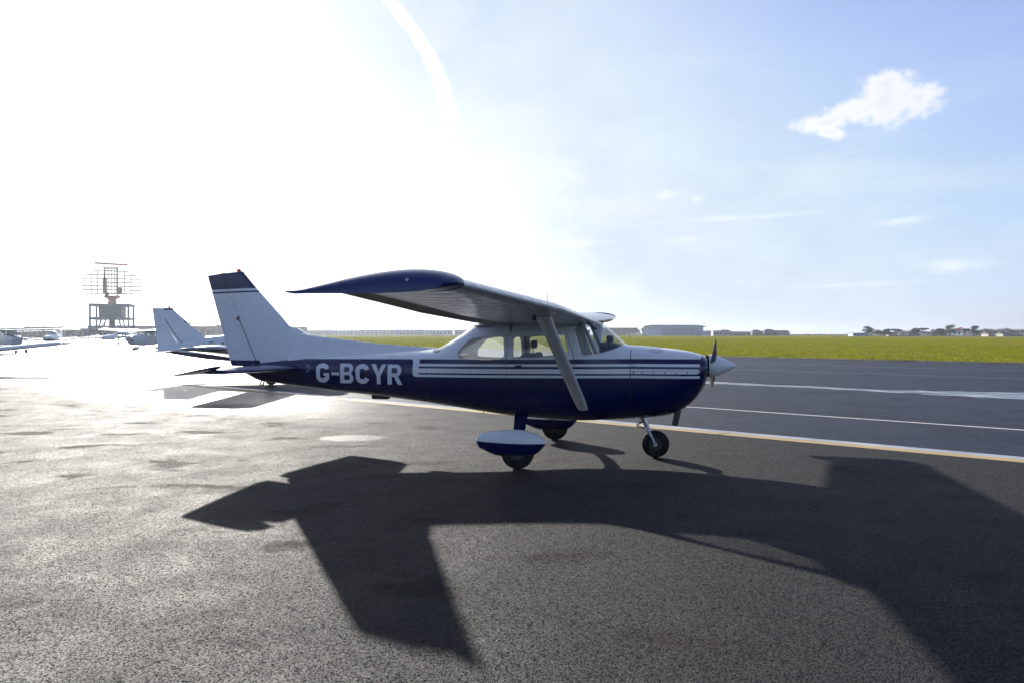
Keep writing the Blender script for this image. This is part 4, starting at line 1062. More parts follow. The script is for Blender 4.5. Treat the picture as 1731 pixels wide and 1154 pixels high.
def low_fin_paint():
    m, t, b, s, y, z, gr = paint_base('low_wing_fin_paint')
    # a thin dark curve sweeping down the fin and forward into the fuselage line
    f = t.m('SUBTRACT', 1.10+.0, t.m('MULTIPLY', 0, z))
    h = t.m('MAXIMUM', t.m('SUBTRACT', z, 1.10), 0)
    sc = t.m('ADD', 4.66, t.m('MULTIPLY', 1.02, t.m('POWER', h, .62)))
    line = t.m('MULTIPLY', t.m('LESS_THAN', t.m('ABSOLUTE', t.m('SUBTRACT', s, sc)), .016), t.m('LESS_THAN', z, 2.12))
    tipn = t.m('GREATER_THAN', t.m('ADD', z, t.m('MULTIPLY', s, -.55)), -.985)
    trim = t.m('MULTIPLY', t.m('LESS_THAN', t.m('SUBTRACT', s, t.m('ADD', 4.66, t.m('MULTIPLY', .88, t.m('SUBTRACT', z, 1.55)))), -.10), t.m('GREATER_THAN', z, 1.98)); trim = t.m('MAXIMUM', trim, t.m('MULTIPLY', t.m('GREATER_THAN', z, 2.43), t.m('LESS_THAN', s, 5.75)))
    finish_paint(t, b, t.m('MAXIMUM', line, trim), gr, white=(.66, .70, .76), blue=(.012, .012, .03)); return m
M['lfus'] = low_paint(); M['lfin'] = low_fin_paint()
M['canopy'] = pmat('canopy_glass', (.22, .27, .32), .08, spec=.9, coat=.6)
def low_wing_aircraft(label, loc, rz, letters=None, group=None, canopy=True):
    r = thing('low_wing_aircraft', label, 'aeroplane', loc, rz, group)
    st = [-1.15, -1.13, -1.05, -.9, -.6, -.3, 0, .3, .5, .7, .9, 1.1, 1.3, 1.6, 1.9, 2.2, 2.5, 2.8, 3.2, 3.6, 4.2, 4.8, 5.4, 5.9]
    bm = BM(); loft(bm, [lsec(s) for s in st]); global LBVH; LBVH = BVHTree.FromBMesh(bm); obj('fuselage', bm, M['lfus'], r, angle=45)
    # cabin glass a few mm proud of the shell
    for nm, lo, hi, zl in (('windshield', .46, .98, 1.45), ('cabin_window', 1.04, 1.52, 1.40), ('cabin_window', 1.58, 2.25, 1.40)):
        bm = BM(); rings = []
        ss = [lo+(hi-lo)*k/6 for k in range(7)]
        loft(bm, [lsec(s, 64) for s in ss], caps=(False, False))
        topc = 1.72 if nm == 'cabin_window' else 3
        bmesh.ops.delete(bm, geom=[f for f in bm.faces if f.calc_center_median().z < zl or f.calc_center_median().z > topc], context='FACES')
        if nm == 'windshield':
            pass
        bm.normal_update()
        for v in bm.verts: v.co += Vector((0, .006*(1 if v.co.y > 0 else -1), .005))
        if nm == 'cabin_window':
            b2 = bm.copy(); bmesh.ops.delete(b2, geom=[f for f in b2.faces if f.calc_center_median().y < 0], context='FACES'); obj(nm, b2, M['canopy'], r, angle=60)
            bmesh.ops.delete(bm, geom=[f for f in bm.faces if f.calc_center_median().y > 0], context='FACES')
        obj(nm, bm, M['canopy'], r, angle=60)
    for side in (-1, 1):
        bm = BM(); rings = []
        for y, le, ch, z in ((.3, .35, 1.95, .70), (.6, .48, 1.75, .72), (1.5, .62, 1.58, .82), (3.0, .66, 1.54, .99), (4.9, .70, 1.48, 1.19), (5.05, .80, 1.32, 1.21), (5.12, 1.0, .95, 1.215)):
            th = .14 if y < 5 else .08 if y < 5.1 else .02; up, lo = [], []
            for x in [0, .01, .03, .08, .16, .28, .42, .58, .74, .88, 1.0]:
                a, b = naca(x, th); e = .002 if x == 1 else 0
                up.append(Vector((-(le+x*ch), side*y, z+a*ch+e))); lo.append(Vector((-(le+x*ch), side*y, z+b*ch-e)))
            rings.append(up[::-1]+lo[1:])
        loft(bm, rings); w = obj('wing', bm, M['cream'], r, angle=45)
        bm = BM(); bm2 = [Vector((-(le_), side*y_, z_)) for le_, y_, z_ in ((.72, 4.92, 1.2),)]
        rings = []
        for y, le, ch in ((5.06, .74, 1.42), (5.11, .80, 1.30), (5.15, 1.0, .95)):
            f = .105 if y < 5.1 else .07 if y < 5.14 else .01; ring = []
            for k in range(20):
                q = 2*pi*k/20; ring.append(Vector((-(le+ch*(.5-.5*cos(q))), side*y, 1.21+f*sin(q)*.9*ch*.6*(1-.35*(.5-.5*cos(q))))))
            rings.append(ring)
        loft(bm, rings); obj('wing_tip', bm, M['slate'], w, angle=60)
        bm = BM(); tube(bm, [(-1.15, side*1.55, .74), (-1.15, side*1.55, .2)], .028, 8); obj('gear_leg', bm, M['alu'], r)
        bm = BM(); lathe(bm, [(-.06, .08), (-.07, .16), (-.04, .2), (.04, .2), (.07, .16), (.06, .08)], 'Y', 20, (-1.15, side*1.55, .2)); obj('main_wheel', bm, M['rubber'], r)
        # stabilator
        bm = BM(); rings = []
        for y, le, ch in ((.03, 5.15, .80), (1.5, 5.17, .78), (1.62, 5.22, .68), (1.66, 5.35, .45)):
            up, lo = [], []
            for x in [0, .02, .06, .15, .3, .5, .75, 1.0]:
                a, b = naca(x, .09 if y < 1.6 else .05, .0001); up.append(Vector((-(le+x*ch), side*y, 1.05+a*ch+.001))); lo.append(Vector((-(le+x*ch), side*y, 1.05+b*ch-.001)))
            rings.append(up[::-1]+lo[1:])
        loft(bm, rings); obj('tailplane', bm, M['cream'], r, angle=45)
    # fin and rudder
    LE = [(1.15, 3.75), (1.40, 3.95), (1.52, 4.20), (1.62, 4.45), (2.3, 5.24), (2.48, 5.46)]; TE = [(1.15, 6.0), (2.5, 6.18)]
    bm = BM(); rings = []
    for z in (1.10, 1.3, 1.42, 1.55, 1.7, 1.9, 2.1, 2.3, 2.42, 2.48):
        le, te = interp(LE, z), interp(TE, z); fr = .64
        rings.append(fin_section(z, le, te, .075, (0, fr-.01)))
    loft(bm, rings); obj('fin', bm, M['lfin'], r, angle=45)
    bm = BM(); rings = []
    for z in (1.06, 1.3, 1.6, 1.9, 2.2, 2.48):
        le, te = interp(LE, max(z, 1.15)), interp(TE, z); rings.append(fin_section(z, le, te, .075, (.64, 1)))
    loft(bm, rings); obj('rudder', bm, M['lfin'], r, angle=45)
    bm = BM(); lathe(bm, [(0, .02), (.05, .035), (.09, .025), (.12, .004)], 'Z', 10, (-5.56, 0, 2.475)); obj('beacon', bm, M['red'], r)
    bm = BM(); loft(bm, [[Vector((-s_, y_, z_)) for s_, y_, z_ in rr_] for rr_ in ([(5.42, .03, 2.44), (5.42, -.03, 2.44), (5.44, -.004, 2.50), (5.44, .004, 2.50)], [(6.18, .012, 2.47), (6.18, -.012, 2.47), (6.18, -.004, 2.50), (6.18, .004, 2.50)])]); obj('fin_cap', bm, M['lfin'], r)
    bm = BM(); lathe(bm, [(1.14, .14), (1.2, .13), (1.3, .08), (1.38, .01)], 'X', 20, (0, 0, 1.0)); obj('spinner', bm, M['cream'], r)
    bm = BM(); rings = []
    for rr_, ch_ in ((-.92, .04), (-.8, .11), (-.5, .14), (-.12, .08), (.12, .08), (.5, .14), (.8, .11), (.92, .04)):
        rings.append([Vector((1.19+cos(q)*.02+sin(q)*ch_*.12, cos(.5)*rr_*0+sin(q)*ch_/2, rr_)) for q in [2*pi*k/8 for k in range(8)]])
    loft(bm, rings); bmesh.ops.rotate(bm, verts=bm.verts[:], cent=(0, 0, 0), matrix=Matrix.Rotation(R(80), 3, 'X')); bmesh.ops.translate(bm, verts=bm.verts[:], vec=(0, 0, 1.0)); obj('propeller', bm, M['dark'], r)
    bm = BM(); tube(bm, [(.55, 0, .68), (.62, 0, .2)], .03, 8); obj('nose_strut', bm, M['alu'], r)
    bm = BM(); lathe(bm, [(-.05, .08), (-.06, .14), (-.03, .18), (.03, .18), (.06, .14), (.05, .08)], 'Y', 20, (.62, 0, .18)); obj('nose_wheel', bm, M['rubber'], r)
    if letters:
        g = lettering(letters, 3.98, 1.10, .26, 1.16, -1)
        obj('registration_letters', merge_decals(g, -1, .004, .06, LBVH), M['black'], r)
    return r
lw = low_wing_aircraft('white low-wing aeroplane with thin black curve on its fin, behind the navy tail', (-6.70, 25.1, 0), R(-6), 'G-BH'); lw.scale = (1.05, 1.05, 1.05)
def low_copy(label, loc, rz, group=None):
    r = lw.copy(); C.objects.link(r); r.location = loc; r.rotation_euler = (0, 0, rz); r['label'] = label
    if group: r['group'] = group
    def rec(a, b):
        for ch in list(a.children):
            if ch.name.startswith('registration'): continue
            c = ch.copy(); C.objects.link(c); c.parent = b
            if c.data.materials[0].name in ('low_wing_fuselage_paint', 'low_wing_fin_paint'):
                c.material_slots[0].link = 'OBJECT'; c.material_slots[0].material = M['cream']
            rec(ch, c)
    rec(lw, r); return r
low_copy('white low-wing aeroplane with long wings, nose towards us beside the far-left cabin', (-56.5, 86, 0), R(-70))
low_copy('low-wing aeroplane whose pale blue wing tip enters at the left edge', (-24.2, 28.0, 0), R(-75))
low_copy('white aeroplane low behind the radar tower legs', (-60.0, 105, 0), R(-150))
#@@FAR@@

# ================================================================ radar tower, far left
RT = pix(190, 570, 200); RT.z = 0
def rp(u, v, dy=0.0):
    """point on the tower's own frame: metres right of centre and height, read off at 200 m"""
    return ((u-190)*.168, dy, (570-v)*.168+.35)
rad = thing('radar_tower', 'radar tower with a rust-red scanner above a grey cabin on legs', 'radar tower', (RT.x, RT.y, 0), R(18))
M['tile'] = noisy('brown_tiles', (.10, .075, .065), (.15, .11, .095), .5, (.7, .9)); M['tower'] = noisy('grey_tower_paint', (.11, .12, .13), (.16, .17, .18), 1.2, (.5, .7)); M['rust'] = noisy('red_oxide_paint', (.42, .10, .05), (.30, .08, .045), 2.0, (.5, .7))
M['railm'] = noisy('galvanised_rail', (.22, .22, .21), (.30, .29, .27), 3, (.4, .6), metal=.5)
W_, Dp = 4.75, 3.6
for sx in (-1, 1):
    for sy_ in (-1, 1):
        bm = BM(); box(bm, sx*W_-.24, sx*W_+.24, sy_*Dp-.2, sy_*Dp+.2, 0, 9.7); obj('leg', bm, M['tower'], rad, smooth=False)
for z_, nm in ((9.55, 'roof_frame'), (5.75, 'deck')):
    bm = BM(); box(bm, -W_-.3, W_+.3, -Dp-.3, Dp+.3, z_-.34, z_+.34); obj(nm, bm, M['tower'], rad, smooth=False)
bm = BM(); box(bm, -2.9, 3.0, -2.6, 2.6, 5.97, 9.33)
for k in range(7): box(bm, -.6+k*.2, -.55+k*.2, -2.66, -2.6, 6.0, 9.3)
obj('cabin', bm, M['tower'], rad, smooth=False)
bm = BM(); box(bm, -.7, .6, -.7, .7, 0, 5.5); obj('stair_shaft', bm, M['tower'], rad, smooth=False)
for a_, b_ in (((-2.2, -2.5, 5.5), (-3.6, -2.9, 0)), ((2.2, -2.5, 5.5), (3.4, -2.9, 0)), ((-2.2, 2.5, 5.5), (-3.6, 2.9, 0)), ((2.2, 2.5, 5.5), (3.4, 2.9, 0))):
    bm = BM(); tube(bm, [a_, b_], .22, 8); obj('strut', bm, M['tower'], rad)
bm = BM()
for sx in (-1, 1):
    for z0_, z1_ in ((0, 2.8), (2.8, 5.5)):
        tube(bm, [(sx*.8, -2.5, z0_), (sx*3.0, -2.5, z1_)], .09, 5); tube(bm, [(sx*3.0, -2.5, z0_), (sx*.8, -2.5, z1_)], .09, 5)
for z_ in (6.4, 7.5): tube(bm, [(-W_, -Dp, z_), (-2.9, -Dp, z_+.9)], .04, 5); tube(bm, [(W_, -Dp, z_), (3.0, -Dp, z_+.9)], .04, 5)
obj('bracing', bm, M['railm'], rad)
bm = BM(); lathe(bm, [(9.7, 1.15), (10.9, 1.0), (11.3, 1.1), (11.9, 2.1), (12.2, 2.15), (12.25, .3)], 'Z', 16); obj('pedestal', bm, M['rust'], rad, angle=30)
bm = BM(); box(bm, -2.3, -1.35, -.6, .6, 12.7, 17.3, .08); box(bm, -1.9, -1.0, .1, .9, 12.2, 13.2); ft = obj('rotating_joint', bm, M['rust'], rad, smooth=False)
bm = BM(); tube(bm, [(1.0, -.3, 12.2), (2.6, -2.2, 12.8)], .16, 6); box(bm, 1.6, 3.0, -3.1, -2.0, 12.9, 14.6, .1); obj('feed_horn', bm, M['rust'], rad)
def para(x, z): return .032*(x*x)*.9+.02*(z-16)**2
bm = BM()
zs = [12.8+1.05*k for k in range(8)]
for i, z_ in enumerate(zs):
    hw = [6.3, 7.3, 7.3, 7.3, 7.2, 6.2, 4.4, 2.2][i]
    tube(bm, [(x_*hw/8, -1.8+para(x_*hw/8, z_), z_) for x_ in range(-8, 9)], .15, 5)
obj('reflector_rails', bm, M['tile'], rad)
bm = BM()
for x_ in (-7.2, -5.0, -3.4, -1.6, 1.6, 3.4, 5.0, 7.2):
    zt_ = interp([(1.6, 20.2), (3.4, 19.2), (5.0, 18.6), (7.3, 17.0)], abs(x_)); tube(bm, [(x_, -1.8+para(x_, z_), z_) for z_ in [12.6+(zt_-12.6)*k/5 for k in range(6)]], .19 if abs(x_) < 2 else .12, 5)
for k in range(5): tube(bm, [(-1.6+.8*k, -.9, 13.0), (-1.6+.8*k, -.9, 19.5)], .09, 5)
for k in range(8): tube(bm, [(-1.6, -.9, 13+k*.9), (1.6, -.9, 13+k*.9)], .09, 5)
obj('reflector_ribs', bm, M['dark'], rad)
bm = BM(); box(bm, -1.7, 1.7, -1.3, -.8, 19.6, 19.95, .05); tube(bm, [(-.9, -1, 19.9), (-.9, -1, 21.1)], .06, 5); tube(bm, [(1.1, -1, 19.9), (1.1, -1, 21.1)], .06, 5); obj('mount_beam', bm, M['rust'], rad)
bm = BM(); box(bm, -4.1, 4.1, -1.35, -.65, 20.95, 21.45, .06); bmesh.ops.rotate(bm, verts=bm.verts[:], cent=(0, 0, 21.1), matrix=Matrix.Rotation(R(2), 3, 'Y')); obj('array_bar', bm, M['rust'], rad)
bm = BM(); lathe(bm, [(0, .15), (.3, .2), (.5, .05)], 'Z', 10, (-W_, -Dp-.25, 8.1)); obj('warning_lamp', bm, M['red'], rad)

# ================================================================ buildings
M['roofg'] = noisy('grey_roof_sheet', (.20, .21, .23), (.27, .28, .30), .2, (.5, .7), stretch=(1, 1, 4)); M['bluesheet'] = noisy('pale_blue_cladding', (.28, .36, .50), (.34, .42, .55), .15, (.4, .6))
M['brown'] = noisy('brown_brick', (.13, .10, .085), (.18, .14, .12), .3, (.7, .9)); M['render'] = noisy('pale_render', (.42, .40, .38), (.34, .33, .32), .3, (.7, .9)); M['door'] = noisy('hangar_door_sheet', (.14, .22, .36), (.18, .26, .40), .3, (.35, .5))
M['tile'] = noisy('brown_tiles', (.10, .075, .065), (.15, .11, .095), .5, (.7, .9)); M['win'] = pmat('dark_window', (.03, .035, .045), .1)
def wallbox(x0, x1, y0, y1, z0, z1):
    bm = BM(); box(bm, x0, x1, y0, y1, z0, z1); return bm
def windows(parent, x0, x1, y, z0, z1, n, w):
    for k in range(n):
        x = x0+(x1-x0)*(k+.5)/n; bm = BM(); box(bm, x-w/2, x+w/2, y-.08, y+.05, z0, z1); box(bm, x-w/2-.1, x+w/2+.1, y-.16, y-.02, z0-.15, z0-.02); obj('window', bm, M['win'], parent, smooth=False)
def building(name, label, cat, u, D, wpx, hpx, depth=14, wall='render', roof='flat', roofm='roofg', rz=0.0, nwin=6, group=None, doors=0, roofh=None):
    """building whose front spans wpx pixels and stands hpx pixels high, base at the ground at depth D"""
    k = D/1190.66; w = wpx*k; h = hpx*k+CAMH*0; p = pix(u, 565, D); g = 0
    # visible height is measured from the ground line, which lies CAMH below the horizon
    r = thing(name, label, cat, (p.x, D, g), rz, group); hw = w/2
    hr = roofh if roofh is not None else {'flat': .35, 'gable': h*.42, 'hip': h*.38, 'arch': h*.28}[roof]; hw_ = h-hr
    obj('wall', wallbox(-hw, hw, 0, depth, 0, hw_), M[wall], r, smooth=False)
    bm = BM(); e = .35
    if roof == 'flat': box(bm, -hw-e, hw+e, -e, depth+e, hw_, h)
    elif roof == 'gable':
        loft(bm, [[Vector((x, -e, hw_)), Vector((x, depth/2, h)), Vector((x, depth+e, hw_))] for x in (-hw-e, hw+e)])
    elif roof == 'hip':
        v = [bm.verts.new(q) for q in ((-hw-e, -e, hw_), (hw+e, -e, hw_), (hw+e, depth+e, hw_), (-hw-e, depth+e, hw_), (-hw+min(depth/2, hw*.6), depth/2, h), (hw-min(depth/2, hw*.6), depth/2, h))]
        for f in ((0, 1, 5, 4), (1, 2, 5), (2, 3, 4, 5), (3, 0, 4), (3, 2, 1, 0)): bm.faces.new([v[i] for i in f])
    elif roof == 'arch':
        ring = lambda x: [Vector((x, -e, hw_))]+[Vector((x, depth/2-(depth/2+e)*cos(pi*q/10), hw_+hr*sin(pi*q/10))) for q in range(1, 10)]+[Vector((x, depth+e, hw_))]
        loft(bm, [ring(-hw-e), ring(hw+e)])
    obj('roof', bm, M[roofm], r, smooth=False)
    if nwin: windows(r, -hw*.94, hw*.94, 0, hw_*.35, hw_*.72, nwin, min(2.4, w/nwin*.55))
    for q in range(doors):
        dw = w*.9/doors; x0 = -w*.45+q*dw; bm = BM(); box(bm, x0+.12, x0+dw-.12, -.25, .05, 0, hw_*.78); obj('door', bm, M['door'], r, smooth=False)
    return r
# the big hangar with the curved roof: rounded left gable, long eaves, glazed door front
hp = pix(1137, 565, 640); kk = 640/1190.66
han = thing('hangar', 'large pale blue hangar with a low curved roof and glazed sliding doors', 'hangar', (hp.x, 640, 0), 0)
hw = 52*kk; hh = 17.8*kk
bm = BM(); ring = lambda y: [Vector((-hw, y, 0)), Vector((-hw, y, hh*.66)), Vector((-hw+2, y, hh*.82)), Vector((-hw+5, y, hh*.94)), Vector((-hw+9, y, hh*1.0)), Vector((hw*.75, y, hh*.99)), Vector((hw*.92, y, hh*.95)), Vector((hw, y, hh*.88)), Vector((hw, y, 0))]
loft(bm, [ring(0), ring(40)]); obj('wall', bm, M['bluesheet'], han, smooth=False)
bm = BM(); rr_ = lambda y: [Vector((-hw-1, y, hh*.64)), Vector((-hw+1.6, y, hh*.86)), Vector((-hw+4.7, y, hh*.98)), Vector((-hw+9, y, hh*1.04)), Vector((hw*.75, y, hh*1.03)), Vector((hw*.92, y, hh*.99)), Vector((hw+2.2, y, hh*.90))]
rr2 = lambda y: [p-Vector((0, 0, .7)) for p in rr_(y)][::-1]
loft(bm, [rr_(y)+rr2(y) for y in (-1.5, 41.5)]); obj('roof', bm, M['roofg'], han, smooth=False)
bm = BM(); box(bm, -hw*.36, hw*.93, -1.2, -.1, hh*.52, hh*.72); obj('canopy_beam', bm, M['roofg'], han, smooth=False)
for q in range(7):
    x0 = -hw*.34+q*hw*1.26/7; bm = BM(); box(bm, x0+.2, x0+hw*1.26/7-.2, -.6, -.05, 0, hh*.51); obj('door', bm, M['door'], han, smooth=False)
sgn = BM(); box(sgn, -hw*.62, -hw*.38, -.3, -.05, hh*.66, hh*.76); obj('sign_board', sgn, M['render'], han, smooth=False)
building('shed', 'long low grey shed left of the curved hangar', 'shed', 1046, 660, 74, 13.5, 20, 'brown', 'flat', nwin=0)
building('annexe', 'small pale block right beside the curved hangar', 'building', 1200, 620, 14, 9, 10, 'bluesheet', 'flat', nwin=3)
bld = building('control_hut', 'white boxy hut standing in front of the brown houses', 'hut', 1213, 560, 15, 9.5, 6, 'render', 'flat', nwin=3)
G1 = 'brown-roofed houses beyond the airfield'
for i, (u, w, h, rf, wl, lb) in enumerate(((1228, 22, 10.5, 'hip', 'render', 'house with a hipped brown roof next to the white hut'), (1254, 30, 7.5, 'gable', 'brown', 'long low brown house between the two taller hipped groups'), (1281, 18, 10.5, 'hip', 'brown', 'tall hipped brown house right of the propeller mast line'),
        (1303, 22, 11.5, 'hip', 'brown', 'widest brown house with a tall hipped roof, centre of its row'), (1324, 22, 9.5, 'gable', 'render', 'right-hand end house of the brown-roofed row'))):
    building('house', lb, 'house', u, 640+i*4, w, h, 12, wl, rf, 'tile', nwin=4, group=G1)
G2 = 'low terminal sheds along the far side of the grass'
xs = [(536, 40, 10.5, 'brown', 'brown shed at the left end of the far row, beside the canopy'), (582, 50, 10.3, 'bluesheet', 'blue-grey shed with red mark, second in the far row'), (636, 54, 9.6, 'render', 'pale shed third from the left in the far row'), (690, 50, 10.2, 'bluesheet', 'blue shed with many openings, under the wing root'), (740, 48, 10.6, 'bluesheet', 'blue-grey hall at the right end of the far row'), (792, 50, 10, 'roofg', 'grey shed seen past the rear window'), (846, 52, 9, 'render', 'pale low shed hidden partly by the cabin'), (905, 58, 9, 'bluesheet', 'blue shed partly behind the door'), (968, 60, 10, 'brown', 'brown shed seen through the windshield')]
for u, w, h, wl, lb in xs:
    building('terminal_shed', lb, 'shed', u, 600, w-1.5, h, 18, wl, 'flat' if h < 10.3 else 'gable', nwin=7, group=G2, roofh=1.0)
# left: brick and grey sheds behind the parked aeroplanes
G3 = 'sheds at the left edge of the airfield'
for u, w, h, wl, D, lb in ((5, 70, 12, 'brown', 235, 'brown shed at the far left edge'), (70, 56, 14, 'brown', 236, 'brown shed behind the two white cabins'), (125, 52, 11.5, 'brown', 240, 'long brown building between the bare trees and the radar tower'), (190, 84, 17, 'tower', 222, 'grey block beneath the radar tower'), (258, 50, 12, 'brown', 245, 'brown shed between the radar tower and the white fin'), (330, 62, 13.5, 'brown', 300, 'long dark brown shed between the two fins'), (395, 70, 13.5, 'brown', 330, 'dark brown shed hidden by the navy-topped fin'), (470, 80, 11, 'brown', 420, 'low brown shed behind the dorsal fin')):
    building('brown_shed', lb, 'shed', u, D, w, h+5-CAMH*0, 12, wl, 'flat', 'tile' if wl == 'brown' else 'roofg', nwin=5, group=G3)

# ================================================================ trees, hedges
M['leafd'] = leaf_mat('dark_evergreen_leaves', (.020, .032, .012), (.045, .055, .020), .25, .2)
M['twig'] = leaf_mat('bare_winter_twigs', (.07, .052, .038), (.12, .09, .065), .2, .3); M['bark'] = noisy('bark', (.05, .04, .032), (.09, .07, .055), 2, (.8, .95), .3)
def tree(u, D, hpx, wpx, label, group, kind='round', seed=0):
    rnd = random.Random(seed*77+int(u)); k = D/1190.66; H = hpx*k*1.1; Wd = wpx*k*1.12; p = pix(u, 565, D)
    name = {'round': 'evergreen_tree', 'pine': 'pine_tree', 'bare': 'bare_tree'}[kind]
    r = thing(name, label, 'tree', (p.x, D, 0), 0, group)
    bm = BM(); th = H*{'round': .35, 'pine': .68, 'bare': .5}[kind]
    tube(bm, [(0, 0, 0), (rnd.uniform(-.2, .2), 0, th*.5), (rnd.uniform(-.3, .3), 0, th), (0, 0, H*.85)], [H*.035, H*.028, H*.02, H*.006], 7)
    ends = []
    for q in range(9 if kind != 'bare' else 16):
        a = rnd.uniform(0, 2*pi); z0 = th*rnd.uniform(.6, 1.05); e = Vector((cos(a)*Wd*.38*rnd.uniform(.4, 1), sin(a)*Wd*.38*rnd.uniform(.4, 1), H*rnd.uniform(.55 if kind != 'pine' else .75, .93)))
        m_ = Vector((e.x*.45, e.y*.45, z0+(e.z-z0)*.35)); tube(bm, [(0, 0, z0), m_, e], [H*.016, H*.01, H*.003], 5); ends.append(e)
    obj('trunk', bm, M['bark'], r)
    verts, faces = [], []
    lobes = []
    for q in range({'round': 11, 'pine': 9, 'bare': 12}[kind]):
        a = rnd.uniform(0, 2*pi); rr__ = rnd.uniform(0, 1)**.6
        if kind == 'pine': c = Vector((cos(a)*Wd*.36*rr__, sin(a)*Wd*.36*rr__, H*(.86-.10*rr__+rnd.uniform(-.04, .04)))); s_ = Vector((Wd*.19, Wd*.19, H*.085))
        elif kind == 'round': zz = rnd.uniform(.28, .86); lim = sqrt(max(.05, 1-((zz-.45)/.52)**2)); c = Vector((cos(a)*Wd*.33*rr__*lim, sin(a)*Wd*.33*rr__*lim, H*zz)); s_ = Vector((Wd*.19, Wd*.19, H*.14))
        else: zz = rnd.uniform(.45, .85); c = Vector((cos(a)*Wd*.34*rr__, sin(a)*Wd*.34*rr__, H*zz)); s_ = Vector((Wd*.2, Wd*.2, H*.15))
        lobes.append((c, s_))
    nl_ = {'round': 130, 'pine': 130, 'bare': 90}[kind]; sz = k*{'round': 1.15, 'pine': 1.1, 'bare': .9}[kind]
    for c, s_ in lobes:
        for q in range(nl_):
            d = Vector((rnd.gauss(0, 1), rnd.gauss(0, 1), rnd.gauss(0, 1))); d.normalize(); d *= rnd.uniform(.35, 1.08)
            o = c+Vector((d.x*s_.x, d.y*s_.y, d.z*s_.z)); i = len(verts)
            a = Vector((rnd.gauss(0, 1), rnd.gauss(0, 1), rnd.gauss(0, 1))).normalized(); b_ = a.orthogonal().normalized()
            w_ = sz*rnd.uniform(.5, 1.2)*(1 if kind != 'bare' else .25); l_ = sz*rnd.uniform(.5, 1.2)*(1 if kind != 'bare' else 1.6)
            verts += [o-b_*w_/2, o+b_*w_/2, o+a*l_+b_*w_*.2, o+a*l_-b_*w_*.3]; faces.append((i, i+1, i+2, i+3))
    me = bpy.data.meshes.new('crown'); me.from_pydata([tuple(v) for v in verts], [], faces); me.materials.append(M['twig'] if kind == 'bare' else M['leafd'])
    c = bpy.data.objects.new('crown', me); C.objects.link(c); c.parent = r
    return r
GT = 'trees along the right-hand skyline'
TR = [(1468, 16, 22, 'round', 'small evergreen at the left end of the tree line'), (1486, 11, 24, 'round', 'low spreading evergreen second in the tree line'), (1500, 12, 20, 'round', 'rounded evergreen above the pale sheds'), (1514, 12.5, 24, 'pine', 'flat-topped pine above the pale sheds'), (1530, 10, 22, 'bare', 'bare tree left of the twin dark crowns'),
      (1547, 13, 22, 'round', 'left one of the twin dark crowns'), (1560, 14.5, 22, 'pine', 'right one of the twin dark crowns, wide and flat'), (1578, 10, 28, 'bare', 'brown bare tree before the tallest pine'), (1592, 13, 22, 'round', 'dark evergreen leaning on the tallest pine'), (1606, 19, 25, 'round', 'tallest dark round evergreen left of the wind sock'),
      (1632, 13, 16, 'pine', 'small pine just right of the wind sock'), (1646, 17, 22, 'round', 'dark rounded tree right of the wind sock'), (1664, 12, 30, 'bare', 'bare tree right of the dark rounded one past the wind sock'), (1686, 13, 34, 'bare', 'wide bare tree above the white house'), (1708, 13, 34, 'bare', 'wide bare tree near the right edge'), (1728, 14, 30, 'bare', 'bare tree at the right edge of the view')]
for i, (u, h, w, kd, lb) in enumerate(TR): tree(u, 560+(i % 3)*8, h, w, lb, GT, kd, i)
GL = 'trees on the left skyline'
for i, (u, D, h, w, kd, lb) in enumerate(((74, 260, 23, 20, 'bare', 'bare tree above the white cabins'), (106, 262, 22, 26, 'bare', 'larger bare tree left of the radar tower'), (122, 262, 19, 16, 'bare', 'small bare tree near the radar tower'), (308, 300, 27, 26, 'pine', 'umbrella-shaped pine between the fins'), (328, 305, 22, 22, 'bare', 'bare tree right of the umbrella-shaped pine'), (352, 310, 22, 20, 'bare', 'bare tree beside the navy-topped fin'), (372, 312, 20, 20, 'round', 'dark bush touching the navy-topped fin'))):
    tree(u, D, h, w, lb, GL, kd, 50+i)
# hedge mass on the right behind the trees
def hedge(u0, u1, D, hpx, mat, label):
    rnd = random.Random(int(u0)); k = D/1190.66; a = pix(u0, 565, D); b = pix(u1, 565, D); hpx *= 1.3; verts, faces = [], []
    n = int((b.x-a.x)*hpx*k*9)
    for q in range(n):
        x = rnd.uniform(0, b.x-a.x); top = hpx*k*(.72+.28*mn.noise(Vector((x*.12, u0, 0)))+.12*mn.noise(Vector((x*.5, u0, 3))))
        o = Vector((x, rnd.uniform(-2.5, 2.5), rnd.uniform(0, 1)**.7*top)); i = len(verts)
        a_ = Vector((rnd.gauss(0, 1), rnd.gauss(0, 1), rnd.gauss(0, 1))).normalized(); b_ = a_.orthogonal().normalized(); w_ = k*rnd.uniform(.7, 1.7)
        verts += [tuple(o-b_*w_/2), tuple(o+b_*w_/2), tuple(o+a_*w_+b_*w_*.3), tuple(o+a_*w_-b_*w_*.3)]; faces.append((i, i+1, i+2, i+3))
    me = bpy.data.meshes.new('hedge'); me.from_pydata(verts, [], faces); me.materials.append(mat)
    o = bpy.data.objects.new('hedge', me); C.objects.link(o); o.location = (a.x, D, 0); tag(o, label, 'hedge', kind='stuff')
hedge(1462, 1600, 585, 8.5, M['leafd'], 'dark hedge and scrub below the tree line')
hedge(1575, 1790, 590, 12, M['twig'], 'brown leafless scrub at the right skyline')
hedge(1335, 1470, 900, 1.6, M['twig'], 'thin far hedge on the open horizon')
GH = 'pale houses among the right-hand trees'
